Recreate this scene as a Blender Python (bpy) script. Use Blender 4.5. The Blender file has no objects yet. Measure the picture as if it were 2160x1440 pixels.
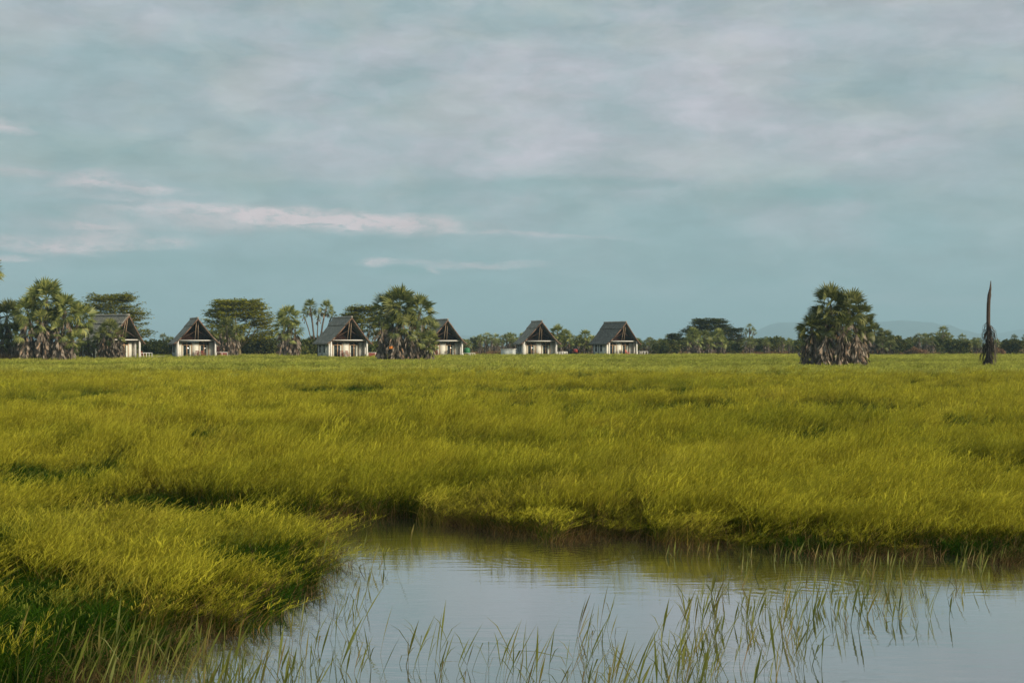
import bpy, math, random
import numpy as np
from mathutils import Vector
rng = np.random.default_rng(7)
random.seed(7)
R = math.radians
sc = bpy.context.scene
COL = sc.collection

# ------------------------------------------------------------------ camera
CH = 2.9                      # eye height above the water
F = 3000.0; HZ = 730.0        # focal length in photo pixels, horizon row
cam = bpy.data.cameras.new("camera"); camo = bpy.data.objects.new("camera", cam)
COL.objects.link(camo)
camo.location = (0, 0, CH)
camo.rotation_euler = (R(90.19), 0, 0)
cam.lens = 50; cam.sensor_width = 36; cam.clip_start = .1; cam.clip_end = 60000
sc.camera = camo
sc.render.resolution_x = 1024; sc.render.resolution_y = 682
sc.view_settings.view_transform = 'Standard'; sc.view_settings.look = 'None'
sc.view_settings.exposure = .3; sc.view_settings.gamma = 1

def P(px, py, Y):             # world point seen at a photo pixel at depth Y
    return ((px-1080)/F*Y, Y, CH-(py-HZ)/F*Y)
def G0(px, py, z=0.0):        # where that pixel's ray meets height z
    Y = (CH-z)*F/(py-HZ); return ((px-1080)/F*Y, Y)

# ------------------------------------------------------------------ sun
SUN_AZ, SUN_EL = R(122), R(18)          # azimuth clockwise from +Y (view direction)
sd = Vector((math.sin(SUN_AZ)*math.cos(SUN_EL), math.cos(SUN_AZ)*math.cos(SUN_EL), math.sin(SUN_EL)))
sun = bpy.data.lights.new("sun", 'SUN'); sun.energy = 3.7; sun.angle = R(11.0); sun.color = (1.0, .87, .68)
suno = bpy.data.objects.new("sun", sun); COL.objects.link(suno)
suno.rotation_euler = (-sd).to_track_quat('-Z', 'Y').to_euler()

# ------------------------------------------------------------------ sky
def srgb(r, g, b):
    f = lambda c: (c/255/12.92) if c/255 <= .04045 else ((c/255+.055)/1.055)**2.4
    return (f(r), f(g), f(b))
w = bpy.data.worlds.new("World"); sc.world = w; w.use_nodes = True
nt = w.node_tree; N = nt.nodes; L = nt.links; N.clear()
def nd(t, **k):
    n = N.new(t)
    for a, b in k.items(): setattr(n, a, b)
    return n
def mth(op, a, b=None, c=None):
    n = nd('ShaderNodeMath', operation=op)
    for i, v in enumerate((a, b, c)):
        if v is None: continue
        if isinstance(v, (int, float)): n.inputs[i].default_value = v
        else: L.new(v, n.inputs[i])
    return n.outputs[0]
out = nd('ShaderNodeOutputWorld'); bg = nd('ShaderNodeBackground'); L.new(bg.outputs[0], out.inputs[0])
bg.inputs['Strength'].default_value = .1
sky = nd('ShaderNodeTexSky', sky_type='NISHITA'); sky.sun_disc = False
sky.sun_elevation = SUN_EL; sky.sun_rotation = SUN_AZ; sky.air_density = 1.2; sky.dust_density = 2.0
tc = nd('ShaderNodeTexCoord'); sx = nd('ShaderNodeSeparateXYZ'); L.new(tc.outputs['Generated'], sx.inputs[0])
az = mth('ARCTAN2', sx.outputs[0], sx.outputs[1])
el = mth('ARCSINE', sx.outputs[2])
cmb = nd('ShaderNodeCombineXYZ'); L.new(az, cmb.inputs[0]); L.new(el, cmb.inputs[1])
# ragged edges: the direction is shifted by a noise stretched along the horizon
mpw = nd('ShaderNodeMapping'); mpw.inputs['Scale'].default_value = (9, 34, 1); L.new(cmb.outputs[0], mpw.inputs[0])
nw = nd('ShaderNodeTexNoise'); nw.inputs['Scale'].default_value = 1.6; nw.inputs['Detail'].default_value = 7; nw.inputs['Roughness'].default_value = .62
L.new(mpw.outputs[0], nw.inputs['Vector'])
vs = nd('ShaderNodeVectorMath', operation='SUBTRACT'); L.new(nw.outputs['Color'], vs.inputs[0]); vs.inputs[1].default_value = (.5, .5, .5)
vm = nd('ShaderNodeVectorMath', operation='MULTIPLY'); L.new(vs.outputs[0], vm.inputs[0]); vm.inputs[1].default_value = (.055, .017, 0)
va = nd('ShaderNodeVectorMath', operation='ADD'); L.new(cmb.outputs[0], va.inputs[0]); L.new(vm.outputs[0], va.inputs[1])
DIR = va.outputs[0]
def blobs(lst, kk=1.6):
    tot = None
    for (px, py, hw, hh, s, rot) in lst:
        m = nd('ShaderNodeMapping', vector_type='TEXTURE'); L.new(DIR, m.inputs[0])
        m.inputs['Location'].default_value = (math.atan((px-1080)/F), math.atan((HZ-py)/F), 0)
        m.inputs['Rotation'].default_value = (0, 0, R(rot))
        m.inputs['Scale'].default_value = (hw*1.5/F, hh*kk/F, 1)
        g = nd('ShaderNodeTexGradient', gradient_type='SPHERICAL'); L.new(m.outputs[0], g.inputs[0])
        e = mth('SMOOTH_MIN', g.outputs[1], .8, .3)
        v = mth('MULTIPLY', e, s)
        tot = v if tot is None else mth('ADD', tot, v)
    return tot
def noise(scale, sc3, det=6, rough=.6, off=(0, 0, 0)):
    m = nd('ShaderNodeMapping'); m.inputs['Scale'].default_value = sc3; m.inputs['Location'].default_value = off; L.new(DIR, m.inputs[0])
    n = nd('ShaderNodeTexNoise'); n.inputs['Scale'].default_value = scale; n.inputs['Detail'].default_value = det; n.inputs['Roughness'].default_value = rough
    L.new(m.outputs[0], n.inputs['Vector']); return n.outputs[0]
def mixc(fac, a, b):
    n = nd('ShaderNodeMix', data_type='RGBA')
    if isinstance(fac, float): n.inputs[0].default_value = fac
    else: L.new(fac, n.inputs[0])
    for i, v in ((6, a), (7, b)):
        if isinstance(v, tuple): n.inputs[i].default_value = (*v, 1)
        else: L.new(v, n.inputs[i])
    return n.outputs[2]
def rngmap(v, a, b, c, d):
    n = nd('ShaderNodeMapRange'); n.interpolation_type = 'SMOOTHSTEP'; L.new(v, n.inputs[0])
    for i, x in enumerate((a, b, c, d)): n.inputs[i+1].default_value = x
    return n.outputs[0]
def X10(c, k=1.0): return tuple(x*10*k for x in c)
SK = .98
teal_lo = X10(srgb(131, 162, 168), SK); teal_hi = X10(srgb(143, 161, 166), SK)
mauve = X10(srgb(190, 184, 194), SK); pale = X10(srgb(190, 188, 196), SK); pink = X10(srgb(222, 200, 204), SK); dark = X10(srgb(112, 148, 150), SK)
c0 = mixc(rngmap(el, 0.0, .16, 0, 1), teal_lo, teal_hi)
soft = noise(1.0, (10, 19, 1), 9, .62)
wid = noise(1.0, (2.2, 5.0, 1), 3, .5, (3.1, 1.7, 0))
m1 = mth('MULTIPLY', rngmap(soft, .38, .70, 0, 1), rngmap(wid, .35, .62, .25, 1))
m1 = mth('MULTIPLY', m1, rngmap(el, .04, .15, .25, .95))
warm = rngmap(noise(1.0, (11, 26, 1), 7, .6, (7.7, 2.2, 0)), .42, .68, 0, .55)
c1 = mixc(m1, c0, mauve)
# the wide soft banks overhead
banks = blobs([(1090, 170, 170, 70, .75, 5), (1440, 160, 240, 70, .6, 0), (1230, 320, 330, 50, .85, 4), (1010, 290, 170, 60, .5, 0), (1780, 320, 250, 60, .7, -12),
               (2000, 280, 230, 45, .55, 8), (790, 115, 60, 45, .6, 0), (130, 40, 320, 60, .5, 10), (1900, 90, 330, 60, .5, 0), (320, 80, 60, 45, .35, 0),
               (620, 165, 260, 40, .35, 20), (560, 340, 220, 40, .3, -5), (1620, 620, 260, 14, .16, 0), (1950, 640, 230, 14, .45, 0), (1170, 500, 180, 6, .3, 0)])
fine = rngmap(noise(1.0, (22, 60, 1), 8, .66), .25, .72, .35, 1.2)
c1 = mixc(mth('MULTIPLY', warm, rngmap(el, .05, .14, .1, 1)), c1, X10(srgb(176, 180, 176), SK))
c2 = mixc(mth('MINIMUM', mth('MULTIPLY', banks, fine), .95), c1, mauve)
dk = blobs([(1700, 412, 190, 22, .8, 0), (250, 340, 240, 34, .6, -4), (1190, 388, 260, 12, .6, 0), (868, 570, 60, 9, .9, 0), (300, 130, 280, 40, .25, 0), (1390, 290, 90, 26, .35, 0),
            (620, 405, 260, 16, .35, 0), (500, 560, 260, 14, .35, 0), (750, 170, 120, 60, .3, 0), (150, 455, 200, 16, .35, 0)])
c3 = mixc(mth('MINIMUM', dk, .8), c2, dark)
streak = blobs([(560, 462, 290, 12, 1.0, -1), (790, 472, 200, 12, 1.0, -2), (190, 392, 60, 12, .7, 8), (290, 408, 90, 6, .7, -3), (100, 520, 210, 9, .8, 0), (200, 492, 60, 14, .7, -6),
                (160, 532, 80, 7, .6, 0), (15, 297, 45, 8, .6, -8), (350, 515, 60, 9, .5, 4), (800, 551, 30, 5, .75, 0), (980, 554, 160, 4, .6, -1), (25, 553, 60, 4, .8, 2), (20, 382, 90, 6, .4, 0),
                (1080, 495, 180, 3, .4, -2), (915, 565, 20, 4, .7, -15), (330, 435, 200, 5, .3, -4), (380, 485, 260, 5, .3, 0)], 2.3)
cs = rngmap(noise(1.0, (55, 150, 1), 7, .7, (5, 2, 0)), .32, .6, .2, 1.1)
c4 = mixc(mth('MINIMUM', mth('MULTIPLY', streak, cs), .92), c3, pink)
# overcast covers nearly all of the clear sky
mot = rngmap(noise(1.0, (16, 44, 1), 9, .68, (2.3, 9.1, 0)), .25, .75, .86, 1.14)
c4m = nd('ShaderNodeVectorMath', operation='SCALE'); L.new(c4, c4m.inputs[0]); L.new(mot, c4m.inputs['Scale']); c4 = c4m.outputs[0]
c5 = mixc(.93, sky.outputs[0], c4)
L.new(c5, bg.inputs['Color'])

# ------------------------------------------------------------------ helpers
def tag(o, label=None, cat=None, group=None, kind=None):
    if label: o['label'] = label
    if cat: o['category'] = cat
    if group: o['group'] = group
    if kind: o['kind'] = kind
    return o
def empty(name, loc=(0, 0, 0), rz=0, label=None, cat=None, group=None):
    o = bpy.data.objects.new(name, None); COL.objects.link(o)
    o.empty_display_size = .3; o.location = loc; o.rotation_euler = (0, 0, rz)
    return tag(o, label, cat, group)
class MB:
    def __init__(s): s.v = []; s.f = []; s.n = 0; s.t = []; s.mi = []
    def add(s, V, Fc, t=None, mi=0):
        V = np.asarray(V, float).reshape(-1, 3)
        s.v.append(V); s.t.append(np.zeros(len(V)) if t is None else np.asarray(t, float).reshape(-1))
        for q in Fc: s.f.append(tuple(int(i)+s.n for i in q)); s.mi.append(mi)
        s.n += len(V)
    def addq(s, V, t=None):       # V (..., 4, 3): loose quads
        V = np.asarray(V, float).reshape(-1, 4, 3); k = len(V)
        idx = np.arange(k*4).reshape(k, 4)+s.n
        s.v.append(V.reshape(-1, 3)); s.t.append(np.zeros(k*4) if t is None else np.asarray(t, float).reshape(-1))
        s.f.extend(map(tuple, idx.tolist())); s.mi.extend([0]*k); s.n += k*4
    def box(s, x0, x1, y0, y1, z0, z1, mi=0):
        V = [(x, y, z) for x in (x0, x1) for y in (y0, y1) for z in (z0, z1)]
        s.add(V, [(0, 1, 3, 2), (4, 6, 7, 5), (0, 4, 5, 1), (2, 3, 7, 6), (0, 2, 6, 4), (1, 5, 7, 3)], mi=mi)
    def bar(s, a, b, w, h=None):  # rectangular bar from a to b
        a = np.array(a, float); b = np.array(b, float); h = h or w
        d = b-a; d /= np.linalg.norm(d); u = np.array((0, 0, 1.)) if abs(d[2]) < .9 else np.array((0, 1., 0))
        r = np.cross(d, u); r /= np.linalg.norm(r); u = np.cross(r, d)
        V = [p+r*sx_*w/2+u*sy_*h/2 for p in (a, b) for sx_, sy_ in ((-1, -1), (1, -1), (1, 1), (-1, 1))]
        s.add(V, [(0, 1, 2, 3), (7, 6, 5, 4), (0, 4, 5, 1), (1, 5, 6, 2), (2, 6, 7, 3), (3, 7, 4, 0)])
    def tube(s, pts, rad, k=8, cap=True, jit=0):
        pts = np.array(pts, float); n = len(pts); V = []
        for i in range(n):
            d = pts[min(i+1, n-1)]-pts[max(i-1, 0)]; d /= (np.linalg.norm(d)+1e-9)
            u = np.array((1., 0, 0)) if abs(d[0]) < .8 else np.array((0, 1., 0))
            a = np.cross(d, u); a /= np.linalg.norm(a); b = np.cross(d, a)
            for j in range(k):
                t = 2*math.pi*j/k; r = rad[i]*(1+jit*(rng.random()-.5))
                V.append(pts[i]+a*math.cos(t)*r+b*math.sin(t)*r)
        Fc = [(i*k+j, i*k+(j+1) % k, (i+1)*k+(j+1) % k, (i+1)*k+j) for i in range(n-1) for j in range(k)]
        if cap: Fc += [tuple(range(k))[::-1], tuple((n-1)*k+j for j in range(k))]
        s.add(V, Fc)
    def mesh(s, name, mats, smooth=False):
        me = bpy.data.meshes.new(name)
        V = np.concatenate(s.v) if s.v else np.zeros((0, 3))
        ln = np.array([len(q) for q in s.f], np.int32)
        me.vertices.add(len(V)); me.vertices.foreach_set('co', V.ravel())
        me.loops.add(int(ln.sum())); me.loops.foreach_set('vertex_index', np.fromiter((i for q in s.f for i in q), np.int32, int(ln.sum())))
        me.polygons.add(len(ln)); me.polygons.foreach_set('loop_start', np.concatenate(([0], np.cumsum(ln)[:-1])).astype(np.int32)); me.polygons.foreach_set('loop_total', ln)
        if not isinstance(mats, (list, tuple)): mats = [mats]
        for m in mats: me.materials.append(m)
        me.polygons.foreach_set('material_index', np.array(s.mi, np.int32))
        a = me.attributes.new('t', 'FLOAT', 'POINT'); a.data.foreach_set('value', np.concatenate(s.t))
        if smooth: me.polygons.foreach_set('use_smooth', np.ones(len(ln), bool))
        me.update(calc_edges=True); me.validate(); return me
    def build(s, name, mats, parent=None, smooth=False):
        o = bpy.data.objects.new(name, s.mesh(name, mats, smooth)); COL.objects.link(o); o.parent = parent; return o

# ---- materials
def newmat(name):
    m = bpy.data.materials.new(name); m.use_nodes = True; t = m.node_tree; t.nodes.clear(); return m, t
def ramp(t, fac, stops):
    r = t.nodes.new('ShaderNodeValToRGB'); e = r.color_ramp.elements
    while len(e) < len(stops): e.new(.5)
    for i, (p, c) in enumerate(stops): e[i].position = p; e[i].color = (*c, 1)
    t.links.new(fac, r.inputs[0]); return r.outputs[0]
def mat_solid(name, stops, scale=4.0, rough=.85, stretch=(1, 1, 1), bump=0, det=6, metal=0, spec=.3, world=False):
    m, t = newmat(name); n = t.nodes; l = t.links
    o = n.new('ShaderNodeOutputMaterial'); b = n.new('ShaderNodeBsdfPrincipled'); l.new(b.outputs[0], o.inputs[0])
    tc = n.new('ShaderNodeTexCoord'); mp = n.new('ShaderNodeMapping'); mp.inputs['Scale'].default_value = stretch
    l.new(tc.outputs['Object'], mp.inputs[0])
    no = n.new('ShaderNodeTexNoise'); no.inputs['Scale'].default_value = scale; no.inputs['Detail'].default_value = det; no.inputs['Roughness'].default_value = .65
    l.new(mp.outputs[0], no.inputs['Vector'])
    l.new(ramp(t, no.outputs[0], [(.3+.4*p, c) for p, c in stops]), b.inputs['Base Color'])
    b.inputs['Roughness'].default_value = rough; b.inputs['Metallic'].default_value = metal; b.inputs['Specular IOR Level'].default_value = spec
    if bump:
        bp = n.new('ShaderNodeBump'); bp.inputs['Strength'].default_value = 1; bp.inputs['Distance'].default_value = bump
        l.new(no.outputs[0], bp.inputs['Height']); l.new(bp.outputs[0], b.inputs['Normal'])
    return m
def mat_leaf(name, stops, trans=.3, tip=None, patch=None, rough=.6, gl=.04):
    """leaf colour differs leaf by leaf; t (0 root, 1 tip) can shift it; patch = large natural patches"""
    m, t = newmat(name); n = t.nodes; l = t.links
    o = n.new('ShaderNodeOutputMaterial'); geo = n.new('ShaderNodeNewGeometry')
    c = ramp(t, geo.outputs['Random Per Island'], stops)
    def mix(f, a, b, mode='MIX'):
        x = n.new('ShaderNodeMix'); x.data_type = 'RGBA'; x.blend_type = mode
        if isinstance(f, float): x.inputs[0].default_value = f
        else: l.new(f, x.inputs[0])
        for i, v in ((6, a), (7, b)):
            if isinstance(v, tuple): x.inputs[i].default_value = (*v, 1)
            else: l.new(v, x.inputs[i])
        return x.outputs[2]
    def pn(scale, st=(1, 1, 1), lo=.35, hi=.65):
        mp = n.new('ShaderNodeMapping'); mp.inputs['Scale'].default_value = st; l.new(geo.outputs['Position'], mp.inputs[0])
        no = n.new('ShaderNodeTexNoise'); no.inputs['Scale'].default_value = scale; no.inputs['Detail'].default_value = 4; l.new(mp.outputs[0], no.inputs['Vector'])
        mr = n.new('ShaderNodeMapRange'); l.new(no.outputs[0], mr.inputs[0]); mr.inputs[1].default_value = lo; mr.inputs[2].default_value = hi
        return mr.outputs[0]
    if tip:
        at = n.new('ShaderNodeAttribute'); at.attribute_name = 't'
        for a, b, col in tip:
            mr = n.new('ShaderNodeMapRange'); l.new(at.outputs['Fac'], mr.inputs[0]); mr.inputs[1].default_value = a; mr.inputs[2].default_value = b
            f = mr.outputs[0]; c = mix(f, c, mix(.46, col, c))
    if patch:
        for (scl, st, lo, hi, amt, col) in patch:
            v = pn(scl, st, lo, hi); mm = n.new('ShaderNodeMath'); mm.operation = 'MULTIPLY'; l.new(v, mm.inputs[0]); mm.inputs[1].default_value = amt
            c = mix(mm.outputs[0], c, col)
    oi = n.new('ShaderNodeObjectInfo'); hs = n.new('ShaderNodeHueSaturation'); mr = n.new('ShaderNodeMapRange'); l.new(oi.outputs['Random'], mr.inputs[0])
    mr.inputs[3].default_value = .66; mr.inputs[4].default_value = 1.26; l.new(mr.outputs[0], hs.inputs['Value']); l.new(c, hs.inputs['Color']); c = hs.outputs[0]
    d = n.new('ShaderNodeBsdfDiffuse'); tr = n.new('ShaderNodeBsdfTranslucent'); l.new(c, d.inputs[0]); l.new(c, tr.inputs[0])
    ms = n.new('ShaderNodeMixShader'); ms.inputs[0].default_value = trans; l.new(d.outputs[0], ms.inputs[1]); l.new(tr.outputs[0], ms.inputs[2])
    g = n.new('ShaderNodeBsdfGlossy'); g.inputs['Roughness'].default_value = rough; g.inputs[0].default_value = (.8, .8, .8, 1)
    m2 = n.new('ShaderNodeMixShader'); m2.inputs[0].default_value = gl; l.new(ms.outputs[0], m2.inputs[1]); l.new(g.outputs[0], m2.inputs[2])
    l.new(m2.outputs[0], o.inputs[0]); return m

M = {}
M['palm'] = mat_leaf('palm_leaf', [(0, (.07, .10, .02)), (.5, (.19, .225, .05)), (1, (.37, .37, .09))], .35, gl=.05)
M['dead'] = mat_leaf('dead_frond', [(0, (.05, .04, .032)), (.4, (.15, .125, .10)), (.85, (.36, .31, .25)), (1, (.36, .2, .1))], .1, gl=0.0)
M['acacia'] = mat_leaf('acacia_leaf', [(0, (.15, .18, .02)), (.5, (.31, .32, .03)), (1, (.46, .41, .05))], .3, gl=.0)
M['acacia_dark'] = mat_leaf('dark_acacia_leaf', [(0, (.04, .06, .012)), (.6, (.085, .10, .018)), (1, (.15, .14, .025))], .25, gl=.0)
M['bush'] = mat_leaf('bush_leaf', [(0, (.05, .075, .016)), (.6, (.12, .145, .028)), (1, (.24, .22, .045))], .25, gl=.02)
M['bush_dry'] = mat_leaf('dry_bush_leaf', [(0, (.16, .09, .05)), (.6, (.27, .16, .09)), (1, (.3, .22, .12))], .2, gl=0.0)
M['bark'] = mat_solid('bark', [(0, (.07, .055, .042)), (1, (.2, .16, .125))], 9, .9, (3, 3, .6), .03)
M['bark_dark'] = mat_solid('scorched_bark', [(0, (.03, .024, .02)), (1, (.13, .085, .06))], 7, .9, (3, 3, .8), .05)
M['twig'] = mat_solid('pale_limb', [(0, (.16, .12, .06)), (1, (.3, .24, .12))], 5, .9)
M['thatch'] = mat_solid('weathered_thatch', [(0, (.07, .068, .055)), (.5, (.23, .22, .18)), (1, (.46, .43, .35))], 2.6, .95, (.7, 2.4, .8), .12, det=9)
M['thatch_dark'] = mat_solid('dark_weathered_thatch', [(0, (.035, .035, .03)), (.5, (.12, .118, .10)), (1, (.28, .265, .22))], 3.2, .95, (.7, 2.4, .8), .14, det=9)
M['ridge'] = mat_solid('ridge_thatch', [(0, (.22, .2, .16)), (1, (.42, .39, .33))], 8, .95, bump=.03)
M['barge'] = mat_solid('brown_pole', [(0, (.11, .06, .04)), (1, (.26, .16, .105))], 6, .8)
M['pole'] = mat_solid('pale_pole', [(0, (.24, .17, .11)), (1, (.42, .31, .21))], 6, .8)
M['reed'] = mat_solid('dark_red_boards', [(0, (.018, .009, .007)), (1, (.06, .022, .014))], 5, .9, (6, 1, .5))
M['reed_pale'] = mat_solid('dim_brown_pole', [(0, (.07, .04, .028)), (1, (.15, .09, .06))], 6, .85)
M['white'] = mat_solid('whitewash', [(0, (.6, .58, .52)), (.6, (.8, .78, .72)), (1, (.86, .84, .8))], 3, .85, bump=.01)
M['cream'] = mat_solid('cream_plaster', [(0, (.62, .61, .52)), (1, (.8, .79, .71))], 2.5, .85)
M['canvas'] = mat_solid('grey_canvas', [(0, (.5, .54, .5)), (1, (.66, .7, .66))], 2.0, .9, (1, 4, .4))
M['wood'] = mat_solid('honey_wood', [(0, (.38, .23, .12)), (1, (.58, .38, .22))], 5, .6)
M['curtain'] = mat_solid('curtain_cloth', [(0, (.48, .5, .42)), (1, (.7, .7, .6))], 3, .9, (12, 1, .2))
M['glass'] = mat_solid('dark_glass', [(0, (.012, .02, .022)), (1, (.03, .045, .05))], 2, .12, spec=.8)
M['redwood'] = mat_solid('dark_red_paint', [(0, (.16, .035, .03)), (1, (.3, .08, .06))], 5, .7, (5, 5, .5))
M['deck'] = mat_solid('grey_deck', [(0, (.3, .27, .24)), (1, (.5, .46, .42))], 5, .85)
M['shadowed'] = mat_solid('shaded_dark_timber', [(0, (.03, .025, .022)), (1, (.07, .055, .045))], 5, .9)  # dark timber, with shade under floors and roofs put into its tone
M['stone'] = mat_solid('pale_stone', [(0, (.3, .27, .21)), (1, (.55, .5, .42))], 3, .9, bump=.03)
M['rubber'] = mat_solid('black_rubber', [(0, (.015, .016, .017)), (1, (.035, .035, .035))], 8, .8)
M['redpaint'] = mat_solid('red_paint', [(0, (.42, .05, .035)), (1, (.6, .11, .08))], 3, .5)
M['pinkcloth'] = mat_solid('coral_cloth', [(0, (.6, .14, .1)), (1, (.75, .25, .18))], 4, .9)
M['green'] = mat_solid('green_plastic', [(0, (.02, .11, .04)), (1, (.04, .22, .08))], 3, .5)
M['orange'] = mat_solid('orange_cloth', [(0, (.75, .22, .04)), (1, (.9, .34, .07))], 5, .8)
M['iron'] = mat_solid('dark_iron', [(0, (.02, .02, .022)), (1, (.06, .06, .06))], 8, .6, metal=.4)

# ------------------------------------------------------------------ terrain
GY = [-40, 0, 33, 38, 50, 144, 205, 226, 272, 300, 325, 400, 30000]
GZ = [-.35, -.35, -.35, -.02, .05, .28, .52, .60, .66, 1.15, 1.6, 1.75, 1.75]
def gz(y): return float(np.interp(y, GY, GZ))
def vnoise(x, y, seed):       # smooth value noise, -1..1
    x = np.asarray(x, float); y = np.asarray(y, float)
    r = np.random.default_rng(seed).random((256, 256))
    xi = np.floor(x).astype(int); yi = np.floor(y).astype(int); fx = x-xi; fy = y-yi
    fx = fx*fx*(3-2*fx); fy = fy*fy*(3-2*fy)
    g = lambda a, b: r[a % 256, b % 256]
    return ((g(xi, yi)*(1-fx)+g(xi+1, yi)*fx)*(1-fy)+(g(xi, yi+1)*(1-fx)+g(xi+1, yi+1)*fx)*fy)*2-1
ys = np.concatenate([np.arange(-40, 60, 2.), np.arange(60, 460, 5.), [500, 600, 800, 1200, 2000, 4000, 8000, 16000, 24000]])
xs = np.concatenate([[-16000, -6000, -2000, -800, -400], np.arange(-200, 201, 5.), [400, 800, 2000, 6000, 16000]])
XX, YY = np.meshgrid(xs, ys); ZZ = np.interp(YY, GY, GZ)+.03*vnoise(XX*.2, YY*.2, 5)*(YY < 400)
b = MB(); nx = len(xs)
b.add(np.stack([XX, YY, ZZ], -1), [(i*nx+j, i*nx+j+1, (i+1)*nx+j+1, (i+1)*nx+j) for i in range(len(ys)-1) for j in range(nx-1)])
m, t = newmat('marsh_soil'); n = t.nodes; l = t.links
o_ = n.new('ShaderNodeOutputMaterial'); bs = n.new('ShaderNodeBsdfDiffuse'); l.new(bs.outputs[0], o_.inputs[0])
g_ = n.new('ShaderNodeNewGeometry'); no1 = n.new('ShaderNodeTexNoise'); no1.inputs['Scale'].default_value = .35; no1.inputs['Detail'].default_value = 8
mp_ = n.new('ShaderNodeMapping'); mp_.inputs['Scale'].default_value = (.4, 1.2, 1); l.new(g_.outputs['Position'], mp_.inputs[0]); l.new(mp_.outputs[0], no1.inputs['Vector'])
green = ramp(t, no1.outputs[0], [(.3, (.06, .07, .018)), (.7, (.12, .115, .03))])
dry = ramp(t, no1.outputs[0], [(.35, (.15, .085, .04)), (.5, (.23, .15, .07)), (.62, (.17, .14, .045))])
sp = n.new('ShaderNodeSeparateXYZ'); l.new(g_.outputs['Position'], sp.inputs[0])
mr = n.new('ShaderNodeMapRange'); l.new(sp.outputs[1], mr.inputs[0]); mr.inputs[1].default_value = 262; mr.inputs[2].default_value = 276
mx = n.new('ShaderNodeMix'); mx.data_type = 'RGBA'; l.new(mr.outputs[0], mx.inputs[0]); l.new(green, mx.inputs[6]); l.new(dry, mx.inputs[7]); l.new(mx.outputs[2], bs.inputs[0])
ground = tag(b.build('ground', m, smooth=True), 'flat marshy ground under the grass, dry and brown near the trees', 'ground', kind='structure')

# water: one level sheet under and between the grass
b = MB(); b.add([(-60, -20, 0), (60, -20, 0), (60, 42, 0), (-60, 42, 0)], [(0, 1, 2, 3)])
m, t = newmat('pond_water'); n = t.nodes; l = t.links
o_ = n.new('ShaderNodeOutputMaterial'); bs = n.new('ShaderNodeBsdfPrincipled'); l.new(bs.outputs[0], o_.inputs[0])
bs.inputs['Base Color'].default_value = (.055, .05, .032, 1); bs.inputs['Roughness'].default_value = .6; bs.inputs['Specular IOR Level'].default_value = 0
gl_ = n.new('ShaderNodeBsdfGlossy'); gl_.inputs['Roughness'].default_value = .03; gl_.inputs[0].default_value = (.93, .96, .95, 1)
fr_ = n.new('ShaderNodeFresnel'); fr_.inputs[0].default_value = 1.6; fa_ = n.new('ShaderNodeMath'); fa_.operation = 'MULTIPLY_ADD'; l.new(fr_.outputs[0], fa_.inputs[0]); fa_.inputs[1].default_value = .75; fa_.inputs[2].default_value = .42; fa_.use_clamp = True
mw_ = n.new('ShaderNodeMixShader'); l.new(fa_.outputs[0], mw_.inputs[0]); l.new(bs.outputs[0], mw_.inputs[1]); l.new(gl_.outputs[0], mw_.inputs[2]); l.new(mw_.outputs[0], o_.inputs[0])
g_ = n.new('ShaderNodeNewGeometry')
def wn(scale, st, det=3):
    mp = n.new('ShaderNodeMapping'); mp.inputs['Scale'].default_value = st; l.new(g_.outputs['Position'], mp.inputs[0])
    q = n.new('ShaderNodeTexNoise'); q.inputs['Scale'].default_value = scale; q.inputs['Detail'].default_value = det; l.new(mp.outputs[0], q.inputs['Vector']); return q.outputs[0]
def wm(op, a, c):
    q = n.new('ShaderNodeMath'); q.operation = op
    for i, v in enumerate((a, c)):
        if isinstance(v, (int, float)): q.inputs[i].default_value = v
        else: l.new(v, q.inputs[i])
    return q.outputs[0]
h = wm('ADD', wm('MULTIPLY', wn(5, (.35, 1.4, 1)), .006), wm('MULTIPLY', wn(1.1, (.4, 1.3, 1), 2), .007))
# rings spreading from two places where something touched the surface
for (px, py, amp, rad) in ((1180, 1168, .0014, 1.7), (1720, 1235, .0012, 2.0)):
    gx, gy = G0(px, py)
    vsn = n.new('ShaderNodeVectorMath'); vsn.operation = 'DISTANCE'; l.new(g_.outputs['Position'], vsn.inputs[0]); vsn.inputs[1].default_value = (gx, gy, 0)
    dist = vsn.outputs['Value']; s_ = wm('SINE', wm('MULTIPLY', dist, 34), 0)
    fall = n.new('ShaderNodeMapRange'); l.new(dist, fall.inputs[0]); fall.inputs[1].default_value = rad; fall.inputs[2].default_value = .2; fall.inputs[3].default_value = 0; fall.inputs[4].default_value = amp
    h = wm('ADD', h, wm('MULTIPLY', s_, fall.outputs[0]))
bp = n.new('ShaderNodeBump'); bp.inputs['Strength'].default_value = 1; bp.inputs['Distance'].default_value = .42; l.new(h, bp.inputs['Height']); l.new(bp.outputs[0], gl_.inputs['Normal'])
tag(b.build('water', m), 'still pond water mirroring the sky in front of the grass', 'water', kind='structure')

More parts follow.
